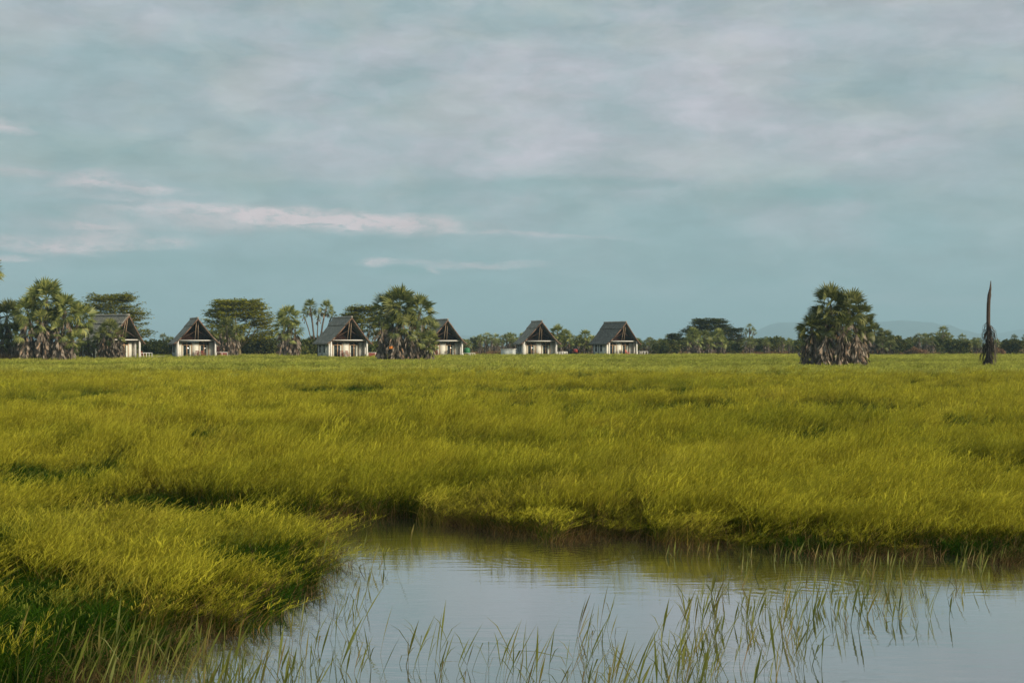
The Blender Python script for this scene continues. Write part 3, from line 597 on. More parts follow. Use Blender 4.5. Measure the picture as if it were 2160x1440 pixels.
palm('fan_palm_clump', at(850, Y), [S(842, 645, Y, 850, 2.9, 34, 46, base=846), S(886, 655, Y, 850, 2.4, 26, 40, dy=.5, base=872), S(812, 652, Y, 850, 2.3, 18, 60, dy=.6, base=822), S(902, 690, Y, 850, 1.7, 18, 20, dy=1.2, base=895),
     S(838, 690, Y, 850, 2.1, 6, 80, dy=-1.6), S(866, 690, Y, 850, 1.9, 8, 60, dy=-1.3), S(808, 690, Y, 850, 1.7, 3, 60, dy=-1), S(906, 722, Y, 850, 1.6, 24, 18, dy=-.6), S(880, 715, Y, 850, 1.5, 10, 40, dy=-1.4)],
     'great fan palm clump between the third and fourth hut', seed=10)
Y = 144
palm('fan_palm_clump', at(1758, Y), [S(1752, 645, Y, 1758, 2.4, 24, 30, base=1756, low=3), S(1790, 652, Y, 1758, 2.2, 22, 40, dy=-.3, base=1780), S(1730, 668, Y, 1758, 1.5, 11, 30, dy=.4, base=1732), S(1818, 672, Y, 1758, 1.8, 16, 30, dy=.4, base=1808), S(1710, 692, Y, 1758, 1.65, 20, 40, base=1722, dy=-.3), S(1826, 690, Y, 1758, 1.45, 18, 44, dy=.1, base=1808),
     S(1740, 680, Y, 1758, 1.7, 12, 50, dy=-.6, base=1745), S(1772, 690, Y, 1758, 1.7, 8, 70, dy=-1.5, base=1770), S(1702, 712, Y, 1758, 1.3, 10, 50, dy=.2, base=1700), S(1735, 712, Y, 1758, 1.6, 3, 80, dy=-1.4), S(1800, 706, Y, 1758, 1.6, 3, 80, dy=-1.2), S(1820, 718, Y, 1758, 1.1, 0, 50, dy=-.3)],
     'lone fan palm clump out in the meadow towards the right', seed=12)
palm('fan_palm', at(1850, 262), [S(1845, 700, 262, 1850, 1.9, 24, 24), S(1868, 712, 262, 1850, 1.8, 24, 24), S(1830, 712, 262, 1850, 1.6, 18, 24), S(1858, 724, 262, 1850, 1.6, 14, 40, dy=-1), S(1876, 728, 262, 1850, 1.4, 16, 30, dy=-.5)],
     'rounded brownish palm thicket just right of the lone meadow clump', seed=13)
palm('fan_palm', at(1184, 279), [S(1176, 702, 279, 1184, 1.9, 26, 24), S(1192, 708, 279, 1184, 1.5, 18, 30), S(1200, 722, 279, 1184, 1.4, 8, 44, dy=-.8), S(1182, 722, 279, 1184, 1.5, 6, 50, dy=-1)],
     'fan palm with fawn skirt close behind the fifth hut', seed=14)
palm('fan_palm', at(1236, 300), [S(1234, 708, 300, 1236, 1.5, 24, 14), S(1222, 718, 300, 1236, 1.3, 18, 14), S(1248, 718, 300, 1236, 1.3, 18, 14), S(1236, 728, 300, 1236, 1.4, 10, 20)],
     'palm thicket between the two right hand huts behind the tractor', seed=15)
for i, (px, py, r) in enumerate(((1462, 705, 1.7), (1486, 712, 1.8), (1514, 708, 1.8))):
    palm('fan_palm', at(px, 296+i*2), [S(px, py, 296, px, r, 26, 26), S(px+8, py+14, 296, px, 1.5, 10, 40, dy=-.8), S(px-8, py+16, 296, px, 1.4, 8, 40, dy=-.6)],
         ('leftmost', 'middle', 'rightmost')[i]+' of three fan palms in front of the dark flat topped acacia', seed=20+i)
palm('doum_palm', at(1581, 372), [S(1581, 692, 372, 1581, 1.5, 15, 6, low=5, tw=.14, seg=10), S(1572, 700, 372, 1581, 1.1, 9, 4, low=4.5, base=1579, tw=.1, seg=10), S(1590, 700, 372, 1581, 1.1, 9, 4, low=4.5, base=1583, tw=.1, seg=10)],
     'small round headed palm standing above the treeline right of the acacia', seed=25)
palm('doum_palm', at(1989, 340), [S(1989, 698, 340, 1989, 1.6, 18, 12, low=2, tw=.15, seg=11), S(1976, 710, 340, 1989, 1.3, 14, 8, low=2, base=1986, tw=.1, seg=11), S(2002, 710, 340, 1989, 1.3, 14, 8, low=2, base=1991, tw=.1, seg=11)],
     'tallest palm in the treeline left of the bare trunk', seed=26)

# bare snag
def snag():
    Y = 144; q = np.random.default_rng(31); o = empty('dead_palm', at(2086, Y), 0, 'bare broken palm trunk with a ragged skirt standing alone at far right', 'dead palm')
    b = MB(); zt = P(0, 592, Y)[2]-gz(Y); H = zt
    zz = np.array([-.2, .6, 1.6, 2.8, 4.2, 5.6, 6.8, 7.4, 7.75, 8.1, 8.45, H]); xo = np.array([0, .0, -.02, -.04, -.06, -.05, -.02, .0, .03, .09, .15, .2])
    b.tube([(a+.0, 0, z) for a, z in zip(xo, zz)], [.32, .27, .22, .19, .18, .175, .175, .18, .18, .15, .10, .03], 10, jit=.3); b.build('trunk', M['bark_dark'], o)
    s = MB(); zs = P(0, 678, Y)[2]-gz(Y)
    for i in range(420):
        u = q.random(); z = zs*(1-u**.8*.95)+.1; a = q.random()*2*math.pi
        if z > zs*.93: pass
        ln = (.45+.9*q.random())*(1.2 if z > 2.0 else .8); out_ = .12+.35*q.random()+(.25 if q.random() < .2 else 0); bend = q.random()
        p0 = np.array((math.cos(a)*.18-.03, math.sin(a)*.18, z)); p1 = p0+np.array((math.cos(a)*out_*ln, math.sin(a)*out_*ln, -.25*ln)); p2 = p1+np.array((math.cos(a)*out_*.35*ln, math.sin(a)*out_*.35*ln, -.75*ln))
        p2[2] = max(p2[2], .03); p1[2] = max(p1[2], .05); w_ = .02+.02*q.random(); sd_ = np.array((-math.sin(a), math.cos(a), 0))+np.array((math.cos(a), math.sin(a), 0))*.4
        s.addq([[p0-sd_*w_, p0+sd_*w_, p1+sd_*w_, p1-sd_*w_], [p1-sd_*w_, p1+sd_*w_, p2+sd_*w_*.3, p2-sd_*w_*.3]])
    for i in range(170):     # matted heap at the foot, leaning left
        a = q.random()*2*math.pi; r_ = .35+.75*q.random(); z = .1+1.7*q.random()*(1-.5*r_); c_ = np.array((-.35, 0, 0))
        p0 = c_*.3+np.array((0, 0, z+.6)); p1 = c_+np.array((math.cos(a)*r_, math.sin(a)*r_, max(.03, z-.8))); sd_ = np.array((-math.sin(a), math.cos(a), .2))*.05
        s.addq([[p0-sd_, p0+sd_, p1+sd_, p1-sd_]])
    s.build('dead_fronds', M['dead_dark'], o)
M['dead_dark'] = mat_leaf('dark_dead_frond', [(0, (.02, .017, .014)), (.6, (.07, .055, .045)), (1, (.22, .18, .14))], .05, gl=0)
snag()

# ------------------------------------------------------------------ acacias and bushes
def leafquads(P_, size, q, flat=.4):
    k = len(P_); a = q.random(k)*2*np.pi; s = size*(.6+.8*q.random(k))
    u = np.stack([np.cos(a), np.sin(a), flat*q.normal(size=k)*.6], -1); v = np.stack([-np.sin(a), np.cos(a), flat*q.normal(size=k)], -1)
    u *= s[:, None]*.5; v *= s[:, None]*.27
    return np.stack([P_-u, P_-v, P_+u, P_+v], 1)
def acacia(name, px, Y, wpx, top, bot, label, mat='acacia', seed=1, sprays=150, per=60, skew=0, low=.33, gap=.0, ragged=1.0):
    q = np.random.default_rng(seed); W = wpx/F*Y/2; H = P(0, top, Y)[2]-gz(Y)
    o = empty(name, at(px, Y), 0, label, 'acacia tree'); cr, tr = MB(), MB()
    fork = np.array((0, 0, H*.16)); tr.tube([(0, 0, -.2), (.05, 0, H*.08), fork], [.35, .3, .26], 8, jit=.15)
    limbs = []
    for i in range(9):
        a = i*2.4+q.normal()*.3; rr = W*(.25+.5*q.random()); e = np.array((math.cos(a)*rr+skew*W*.2, math.sin(a)*rr*.8, H*(.62+.22*q.random())))
        m_ = fork*.5+e*.5+np.array((0, 0, -.05*H))+q.normal(size=3)*.2; tr.tube([fork-(0, 0, .1), m_, e], [.16, .10, .04], 6); limbs.append((m_, e))
    for i in range(sprays):
        u = q.random()**.9; a = q.random()*2*math.pi
        zf = low+(1-low)*(1-u**1.3)            # high pads reach out less
        rad = W*(.35+.65*min(1, ((1-zf)/(1-low))**.55+.12))*(.75+.3*q.random())
        end = np.array((math.cos(a)*rad+skew*W*.15*(zf), math.sin(a)*rad*.85, H*zf*(.95+.05*q.random())))
        st = end*np.array((.35, .35, 1.0))-np.array((0, 0, .10*H*q.random())); k = per; tt = .15+.9*q.random(k)
        wdt = (.18+.16*W*.25)*(1.1-tt*.55)*ragged; k = k; Pp = st+(end-st)*tt[:, None]
        Pp[:, 2] += .10*H*.5*(tt-.5)*(q.random()-.2)
        Pp += np.stack([q.normal(size=k)*wdt*1.5, q.normal(size=k)*wdt*1.5, q.normal(size=k)*.10], -1)
        cr.addq(leafquads(Pp, .44, q, .3))
        if q.random() < .5: tr.tube([st, end*.97+st*.03], [.03, .012], 4)
    cr.build('crown', M[mat], o); tr.build('trunk', M['twig'], o); return o
acacia('acacia_tree', 236, 262, 178, 617, 745, 'broad feathery acacia rising behind the leftmost hut', seed=41, sprays=250, per=75)
acacia('acacia_tree', 505, 258, 178, 628, 745, 'wide spreading acacia just right of the second hut', seed=42, sprays=310, per=80, skew=-.3)
acacia('acacia_tree', 770, 262, 120, 643, 745, 'thin feathery acacia behind the third hut and the great palm clump', seed=43, sprays=150, per=70, skew=-.4, low=.45)
acacia('acacia_tree', 1496, 352, 118, 671, 742, 'dark flat topped acacia standing above the right treeline', mat='acacia_dark', seed=44, sprays=260, per=75, low=.5, ragged=.8)
acacia('acacia_tree', 1548, 340, 60, 690, 742, 'small dark acacia tucked against the flat topped one', mat='acacia_dark', seed=45, sprays=70, per=50, low=.35)
acacia('acacia_tree', 1425, 330, 60, 703, 742, 'low dark tree left of the flat topped acacia', mat='acacia_dark', seed=46, sprays=70, per=55, low=.3)

def bush_meshes(q, W, H, nblob=9, per=230, size=.34):
    cr, tr = MB(), MB()
    for i in range(nblob):
        a = q.random()*2*math.pi; r_ = W*.62*math.sqrt(q.random()); hh = H*(.35+.5*q.random()*(1-.4*r_/W)); c = np.array((math.cos(a)*r_, math.sin(a)*r_*.8, hh)); rb = W*(.26+.16*q.random())
        d = q.normal(size=(per, 3)); d /= np.linalg.norm(d, axis=1)[:, None]; rr = rb*(.55+.5*q.random(per)); Pp = c+d*rr[:, None]*np.array((1, 1, .8)); Pp[:, 2] = np.maximum(Pp[:, 2], .1)
        cr.addq(leafquads(Pp, size, q, .9)); tr.tube([(0, 0, -.1), c*.5+(0, 0, .1), c], [.09, .06, .03], 5)
    k = per*2; Pp = np.stack([q.normal(size=k)*W*.42, q.normal(size=k)*W*.36, q.random(k)*H*.55+.1], -1); cr.addq(leafquads(Pp, size, q, .9))
    return cr, tr
def copy_tree(o, loc, scale, rz, label, group):
    c = o.copy(); COL.objects.link(c); c.location = loc; c.scale = scale; c.rotation_euler = (0, 0, rz); c['label'] = label; c['group'] = group
    for ch in o.children:
        d = ch.copy(); COL.objects.link(d); d.parent = c
    return c
def bush(loc, W, H, label, seed, mat='bush', nblob=9, per=230, group=None, size=.34):
    q = np.random.default_rng(seed); cr, tr = bush_meshes(q, W, H, nblob, per, size); o = empty('bush', loc, 0, label, 'bush', group)
    cr.build('foliage', M[mat], o); tr.build('stem', M['bark'], o); return o
for i, (px, Y, W, H, lab, mt_) in enumerate((
        (350, 262, 4.2, 4.0, 'rounded dark bush between the first and second hut', 'bush'), (322, 266, 2.6, 3.2, 'smaller bush tucked right of the leftmost hut', 'bush'),
        (520, 268, 4.6, 4.6, 'dense dark thicket under the wide acacia', 'bush'), (566, 266, 4.0, 4.4, 'deep green thicket between the acacia and the shaggy palm', 'bush'),
        (655, 262, 3.2, 4.6, 'dark bush at the foot of the twin headed palm', 'bush'), (700, 266, 3.2, 5.2, 'yellow green bush behind the third hut roof', 'bush'),
        (636, 258, 2.2, 2.6, 'low dark bush left of the third hut', 'bush'), (790, 258, 2.6, 3.0, 'bush in the gap between third hut and great palm clump', 'bush'),
        (446, 262, 3.0, 4.2, 'dark bush directly behind the second hut', 'bush'), (1392, 300, 2.4, 2.0, 'low green shrub just right of the last hut', 'bush'),
        (1600, 322, 3.4, 3.4, 'tawny bush below the small round headed palm', 'bush'), (1632, 318, 3.8, 3.6, 'broad dark bush under the left end of the hills', 'bush'),
        (1936, 286, 1.9, 2.1, 'pinkish brown dry bush in the treeline left of the tallest palm', 'bush_dry'), (1915, 288, 1.2, 1.3, 'small dry shrub beside the pinkish brown bush', 'bush_dry'),
        (2108, 284, 1.2, 1.8, 'small russet bush just right of the bare trunk', 'bush_dry'), (1858, 285, 2.2, .9, 'low rusty brown shrub right of the lone palm clump', 'bush_dry'),
        (30, 215, 3.6, 3.4, 'tangled dark bush behind the left edge palms', 'bush'), (150, 222, 3.4, 3.2, 'dark bush behind the largest palm clump', 'bush'))):
    bush(at(px, Y), W, H, lab, 60+i, mt_, nblob=10 if W > 2 else 5, per=260 if W > 2 else 150, size=.36 if W > 2 else .28)

# the treeline: a few prototypes, each copied with its parts
protoT = []
SEG = [(430, 'left of the second hut'), (590, 'behind the wide acacia'), (720, 'around the twin headed palm'), (960, 'behind the great palm clump'), (1058, 'between fourth and fifth hut'), (1200, 'behind the fifth hut'), (1300, 'behind the tractor'),
       (1400, 'right of the last hut'), (1450, 'left of the dark acacia'), (1560, 'around the dark acacia'), (1640, 'left of the hills'), (1700, 'left of the lone clump'), (1850, 'behind the lone clump'), (1930, 'right of the lone clump'),
       (2010, 'around the pinkish bush'), (2075, 'left of the bare trunk'), (9999, 'right of the bare trunk')]
def seg_of(px):
    for a, t_ in SEG:
        if px < a: return t_
ORD = 'first second third fourth fifth sixth seventh eighth ninth tenth eleventh twelfth thirteenth fourteenth fifteenth sixteenth seventeenth eighteenth'.split()
cnt = {}
for i in range(5):
    q = np.random.default_rng(100+i); st = [dict(x=q.normal()*.7, y=q.normal()*.5, h=3.4+q.normal()*.3, r=1.35, live=19, dead=16, low=.4, tw=.14, seg=9)]
    for j in range(1+i % 3): st.append(dict(x=q.normal()*1.0, y=q.normal()*.6, h=1.9+q.random()*.9, r=1.15, live=12, dead=14, low=.3, tw=.12, seg=8))
    protoT.append(('fan_palm', palm('fan_palm', (0, 0, 0), st, 'x', seed=200+i), 4.5))
for i in range(5):
    protoT.append(('bush', bush((0, 0, 0), 2.3, 3.6, 'x', 300+i, nblob=8, per=170, size=.4), 3.9))
prof = [(-120, 690), (280, 708), (330, 704), (350, 697), (385, 708), (430, 712), (560, 700), (640, 700), (700, 700), (980, 711), (1010, 704), (1030, 709), (1050, 708), (1085, 701), (1130, 705), (1200, 708), (1230, 712), (1300, 714), (1350, 712), (1400, 709), (1440, 706),
        (1540, 712), (1600, 714), (1650, 710), (1700, 710), (1840, 706), (1880, 708), (1900, 703), (1925, 706), (1950, 703), (1990, 702), (2020, 704), (2050, 714), (2090, 716), (2120, 714), (2150, 704), (2260, 700)]
used = set(); px = 300
q = np.random.default_rng(77)
while px < 2280:
    for row in range(2):
        if row and px < 960: continue
        Yt = (308 if row == 0 else 345)+q.normal()*6; pxx = px+q.normal()*4+row*9
        topz = P(0, np.interp(pxx, [p[0] for p in prof], [p[1] for p in prof])-(4 if pxx > 960 else 0)+(6*q.random() if row else 2+5*q.random()), Yt)[2]
        kind = q.integers(0, 5)+(0 if q.random() < (.62 if pxx > 960 else .3) else 5); nm, pr, hh = protoT[kind]
        s = (topz-gz(Yt))/hh*(1.0 if row else .93); wds = max(s, .9)*(.9+.3*q.random())
        key = (kind < 5, row, seg_of(pxx)); cnt[key] = cnt.get(key, 0)+1
        lab = ORD[cnt[key]-1]+(' fan palm' if kind < 5 else ' bush')+' from the left, '+('nearer' if row == 0 else 'farther')+' treeline row, '+seg_of(pxx)
        grp = ('fan palms' if kind < 5 else 'bushes')+' of the far treeline'
        loc = ((pxx-1080)/F*Yt, Yt, gz(Yt)); rz = q.random()*6.28; scl = (wds, wds, s)
        if kind not in used:
            used.add(kind); pr.location = loc; pr.scale = scl; pr.rotation_euler = (0, 0, rz); pr['label'] = lab; pr['group'] = grp
        else: copy_tree(pr, loc, scl, rz, lab, grp)
    px += 17+5*q.random()

# ------------------------------------------------------------------ huts
def slab(b, p, ridge_y, eave_y, back_ridge, back_eave, side, th, ny=26, jit=.03):
    """one roof slope following the profile p [(x,z)...] from ridge to eave"""
    nj = 12; xs_ = np.interp(np.linspace(0, 1, nj), np.linspace(0, 1, len(p)), [a for a, _ in p]); zs_ = np.interp(xs_, [a for a, _ in p], [c for _, c in p])
    q = np.random.default_rng(5+int(side)); top = []; bot = []
    for j in range(nj):
        u = xs_[j]/p[-1][0]
        for i in range(ny):
            v = i/(ny-1); y0 = ridge_y+(eave_y-ridge_y)*u; y1 = back_ridge+(back_eave-back_ridge)*u; yy = y0+(y1-y0)*v
            dz = q.normal()*jit*(.4+.6*(0 < i < ny-1)); dl = (q.random()*.10 if j == nj-1 else 0)
            top.append((side*(xs_[j]+dl), yy, zs_[j]+dz-dl)); bot.append((side*(xs_[j]-.02), yy, zs_[j]-th))
    V = np.array(top+bot); n_ = nj*ny; Fc = []
    for j in range(nj-1):
        for i in range(ny-1):
            a = j*ny+i; Fc.append((a, a+1, a+ny+1, a+ny)); Fc.append((n_+a, n_+a+ny, n_+a+ny+1, n_+a+1))
    for j in range(nj-1):
        for i in (0, ny-1): a = j*ny+i; Fc.append((a, a+ny, n_+a+ny, n_+a))
    for i in range(ny-1):
        for j in (0, nj-1): a = j*ny+i; Fc.append((a, a+1, n_+a+1, n_+a))
    b.add(V, Fc)
def chair(loc, rz, label, mat='redwood', group=None, s=1.0):
    o = empty('porch_chair', loc, rz, label, 'chair', group)
    b = MB(); b.box(-.26, .26, -.25, .27, .40, .46); b.build('seat', M[mat], o)
    b = MB()
    for i in range(4): b.bar((-.21+.14*i, .26, .47), (-.21+.14*i, .36, .98), .07, .03)
    b.box(-.26, .26, .335, .375, .93, 1.0); b.build('backrest', M[mat], o)
    for sx_ in (-1, 1):
        for yy in (-.22, .23): b = MB(); b.bar((sx_*.23, yy, 0), (sx_*.23, yy, .4), .05); b.build('leg', M[mat], o)
    for sx_ in (-1, 1): b = MB(); b.box(sx_*.3-.04, sx_*.3+.04, -.26, .3, .62, .66); b.bar((sx_*.3, -.22, .46), (sx_*.3, -.22, .62), .05); b.build('armrest', M[mat], o)
    return o
def table(loc, rz, label):
    o = empty('porch_table', loc, rz, label, 'table')
    b = MB(); b.box(-.4, .4, -.3, .3, .5, .55); b.build('tabletop', M['wood'], o)
    for sx_ in (-1, 1):
        for yy in (-.25, .25): b = MB(); b.bar((sx_*.34, yy, 0), (sx_*.34, yy, .5), .05); b.build('leg', M['redwood'], o)
def hut(pf, Y, theta, label, rail='red', step=0.24, rd=4.9, lantern=False, tone='thatch'):
    th = R(theta); Xf = (pf-1080)/F*Y; X0 = Xf-1.2*math.sin(th); Y0 = Y+1.2*math.cos(th); zg = .62
    o = empty('thatched_hut', (X0, Y0, zg), th, label, 'hut', 'thatched safari huts along the far side of the meadow')
    Lw = 6.1; ZR, ZE, HW = 6.75, 2.72, 3.72
    # roof: lower course, upper course lying proud of it with a ragged step
    b = MB()
    for s in (-1, 1):
        slab(b, [(0, ZR-.06), (1.0, 5.5), (2.5, 3.78), (3.2, 3.1), (HW, ZE)], -1.2, -.35, Lw+.9, Lw+.35, s, .22)
        slab(b, [(0, ZR), (.5, ZR-.60), (1.05, 5.52)], -1.23, -.99, Lw+.93, Lw+.8, s, .03, jit=.025)
    rf = b.build('roof', M[tone], o)
    b = MB(); pts = [(0, y_, ZR+.03+.02*math.sin(y_*3)) for y_ in np.linspace(-1.26, Lw+.95, 12)]; b.tube(pts, [.15]*12, 8, jit=.25); b.build('ridge_cap', M['ridge'], rf)
    for s in (-1, 1):
        b = MB(); pr = [(0, ZR-.15), (1.0, 5.36), (2.5, 3.62), (3.2, 2.95), (HW, ZE-.14)]
        for (xa, za), (xb, zb) in zip(pr[:-1], pr[1:]):
            ya = -1.27+.85*xa/HW; yb = -1.27+.85*xb/HW; b.bar((s*xa, ya, za), (s*xb, yb, zb), .07, .15)
        b.build('bargeboard', M['barge'], rf)
    # rafters under the overhang
    for k_, yy in enumerate((.35, 1.0)):
        for s in (-1, 1):
            b = MB(); b.bar((0, yy, ZR-.42), (s*3.1, yy, 2.98), .09); b.build('rafter', M['shadowed'], rf)
    # gable frame
    b = MB(); b.box(-3.02, 3.02, -.09, .09, 3.13, 3.28); b.build('beam', M['white'], o)
    for s in (-1, 1):
        b = MB(); b.box(s*2.95-.11, s*2.95+.11, -.11, .11, 0, 3.125); b.build('post', M['white'], o)
        b = MB(); b.bar((s*.25-.06, -.05, 3.283), (s*.14-.02, -.75, 6.2), .085); b.build('king_post', M['pole'], o)
        b = MB(); b.bar((s*2.75, .14, 3.33), (s*.1, -.05, 4.7), .07); b.build('strut', M['reed_pale'], o)
    # gable wall set back
    b = MB(); yb = 1.62; b.add([(-2.9, yb, 3.1), (2.9, yb, 3.1), (2.9, yb, 3.2), (0, yb, 6.25), (-2.9, yb, 3.2), (-2.9, yb+.08, 3.1), (2.9, yb+.08, 3.1), (2.9, yb+.08, 3.2), (0, yb+.08, 6.25), (-2.9, yb+.08, 3.2)],
                              [(0, 1, 2, 3, 4), (9, 8, 7, 6, 5), (0, 5, 6, 1), (2, 7, 8, 3), (3, 8, 9, 4)]); b.build('gable_wall', M['reed'], o)
    b = MB(); b.box(-2.8, 2.8, .2, 1.6, 3.02, 3.08); b.build('porch_ceiling', M['reed'], o)
    # floor
    b = MB(); b.box(-2.82, 2.82, -.2, 1.5, .42, .56); b.build('porch_floor', M['deck'], o)
    b = MB(); b.box(-2.7, 2.7, .15, 1.6, 0, .415); b.build('plinth', M['shadowed'], o)
    # front wall with two openings
    b = MB(); y0, y1 = 1.5, 1.615
    ops = [(-2.15, -.55), (.55, 2.15)]
    for xa, xb in ((-2.95, -2.15), (-.55, .55), (2.15, 2.95)): b.box(xa, xb, y0, y1, .3, 3.0)
    for xa, xb in ops: b.box(xa, xb, y0+.003, y1, 2.93, 3.0); b.box(xa, xb, y0+.003, y1, .3, .6)
    b.build('front_wall', M['cream'], o)
    for k_, (xa, xb) in enumerate(ops):
        d = MB(); d.box(xa, xb, y0-.05, y0+.05, .6, .66); d.box(xa, xb, y0-.05, y0+.05, 2.42, 2.5); d.box(xa, xb, y0-.05, y0+.05, 2.86, 2.93)
        for x_ in (xa, (xa+xb)/2-.06, xb-.09): d.box(x_, x_+(.09 if x_ != (xa+xb)/2-.06 else .12), y0-.053, y0+.047, .66, 2.86)
        dd = d.build('door', M['wood'], o)
        g = MB(); g.box(xa+.03, xb-.03, y0+.02, y0+.035, .64, 2.9); g.build('glass', M['glass'], dd)
        c = MB(); xc = [(xa+.1, xa+.32), (xb-.45, xb-.12)] if k_ else [(xa+.1, xa+.25), (xb-.35, xb-.12)]
        for (p0_, p1_) in xc:
            nn = 8; V = []
            for i in range(nn+1):
                x_ = p0_+(p1_-p0_)*i/nn; yy = y0-.0+.012*(i % 2); V += [(x_, yy, .66), (x_, yy, 2.4)]
            c.add(V, [(2*i, 2*i+2, 2*i+3, 2*i+1) for i in range(nn)])
        c.build('curtain', M['curtain'], dd)
    # side wing walls of the porch, side and back walls
    for s in (-1, 1):
        b = MB(); b.box(s*2.98-.06, s*2.98+.06, .75, 1.5, .0, 3.0); b.build('wing_wall', M['white'], o)
        b = MB(); b.box(s*2.98-.05, s*2.98+.05, 1.62, Lw, 0, 3.0); sw = b.build('side_wall', M['canvas'], o)
        for yy in (2.6, 4.5):
            b = MB(); b.box(s*3.04-.02, s*3.04+.02, yy, yy+.45, 1.3, 2.5); wi = b.build('window', M['glass'], sw)
            b = MB(); b.box(s*3.05-.03, s*3.05+.03, yy-.06, yy-.002, 1.24, 2.56); b.box(s*3.05-.03, s*3.05+.03, yy+.452, yy+.51, 1.24, 2.56); b.build('window_frame', M['shadowed'], wi)
        for ya in (Lw-.25, 3.7): b = MB(); b.box(s*3.06-.04, s*3.06+.04, ya, ya+.13, 0, 2.9); b.build('wall_pole', M['shadowed'], o)
    b = MB(); b.box(-2.92, 2.92, Lw-.1, Lw, 0, 3.0); b.build('back_wall', M['canvas'], o)
    # side deck and its railing
    if rail:
        b = MB(); b.box(3.09, rd, -.1, 2.4, 0, .52); b.build('side_deck', M['stone'] if rail == 'stone' else M['white'], o)
        r = MB(); zt = 1.32 if rail != 'low' else 1.12
        r.box(3.1, rd, -.06, .0, zt-.06, zt); r.box(rd-.06, rd, .0, 2.4, zt-.06, zt-.003)
        for x_ in np.linspace(3.13, rd-.04, 5 if rail in ('open', 'baluster', 'stone') else 3): r.box(x_-.03, x_+.03, -.055, -.003, .523, zt-.063)
        for y_ in (1.2, 2.35): r.box(rd-.055, rd-.003, y_-.03, y_+.03, .523, zt-.063)
        rr = r.build('railing', M['white'], o)
        if rail in ('red', 'redhalf'):
            p_ = MB(); xa = 3.16 if rail == 'red' else 3.75; xx = xa
            while xx < rd-.12: p_.box(xx, xx+.10, -.045, -.02, .6, zt-.065); xx += .115
            p_.build('slats', M['redwood'], rr)
        if rail == 'baluster':
            p_ = MB()
            for x_ in np.linspace(3.2, rd-.1, 12): p_.box(x_-.02, x_+.02, -.045, -.02, .523, zt-.065)
            p_.build('baluster', M['white'], rr)
        if rail == 'redhalf':
            p_ = MB(); p_.box(3.1, 3.95, 1.9, 1.97, .523, 2.1); p_.box(3.1, 3.97, 1.86, 2.0, 2.103, 2.2); p_.build('screen', M['reed'], o)
    def w_(lx, ly, lz=.56):
        return (X0+lx*math.cos(th)-ly*math.sin(th), Y0+lx*math.sin(th)+ly*math.cos(th), zg+lz)
    return w_, th
w1, t1 = hut(272, 205, 55, 'leftmost thatched hut, half hidden by palms and turned sideways', 'stone', rd=5.3)
w2, t2 = hut(417.5, 226, 21, 'second thatched hut from the left, with dark glass doors and a red deck panel', 'redhalf', rd=4.9)
w3, t3 = hut(742, 219, 27, 'third thatched hut from the left, with long red slatted deck rail', 'red', rd=5.6)
w4, t4 = hut(944.5, 239, 21, 'fourth thatched hut, peeking out right of the great palm clump', 'low', rd=5.3)
w5, t5 = hut(1143, 253, 12, 'fifth thatched hut from the left, beside a low grey enclosure', 'baluster', rd=5.0)
w6, t6 = hut(1321, 263, 26, 'rightmost thatched hut with wide dark grey roof and white open rail', 'open', rd=5.4, tone='thatch_dark')
chair(w1(4.5, 1.0, .523), t1+.2, 'dark red chair on the side deck of the leftmost hut')
chair(w1(-.3, .8), t1, 'dark red chair inside the porch of the leftmost hut')
chair(w2(.0, .55), t2-.5, 'dark chair in the middle of the second hut porch')
chair(w2(1.1, .65), t2+.4, 'dark red chair right of the small table, second hut')
table(w2(.55, .45), t2, 'small low table on the porch of the second hut')
chair(w3(-1.0, .6), t3-.3, 'left red chair of the pair on the third hut porch')
chair(w3(.05, .6), t3+.3, 'right red chair of the pair on the third hut porch')
table(w3(-.48, .35), t3, 'small table between the two red chairs of the third hut')
chair(w4(-1.3, .6), t4, 'dark red chair on the fourth hut porch')
chair(w4(.9, .8), t4+.2, 'dark chair before the glass door of the fourth hut', 'iron')
chair(w5(-1.1, .6), t5-.2, 'brown chair left of the table on the fifth hut porch', 'barge')
table(w5(-.55, .5), t5, 'small brown table on the porch of the fifth hut')
chair(w6(1.25, .5), t6+.4, 'coral red chair on the rightmost hut porch', 'pinkcloth')
chair(w6(-.1, .5), t6, 'black chair near the pale pillar of the rightmost hut', 'iron')

# low grey enclosure beside the fifth hut
o = empty('wall_enclosure', (P(1074, 0, 256)[0], 256, .62), .1, 'low grey beige walled enclosure with pale capping beside the fifth hut', 'enclosure')
b = MB(); b.box(-1.35, 1.2, -1, -.88, 0, 1.72); b.box(-1.35, -1.23, -.88, 1.6, 0, 1.717); b.box(-.1, -.0, -1.03, -1.003, 0, 1.71); b.build('wall', M['canvas'], o)
b = MB(); b.box(-1.43, 1.3, -1.1, -.8, 1.723, 1.83); b.box(-1.43, -1.15, -.797, 1.7, 1.72, 1.827); b.build('capping', M['white'], o)

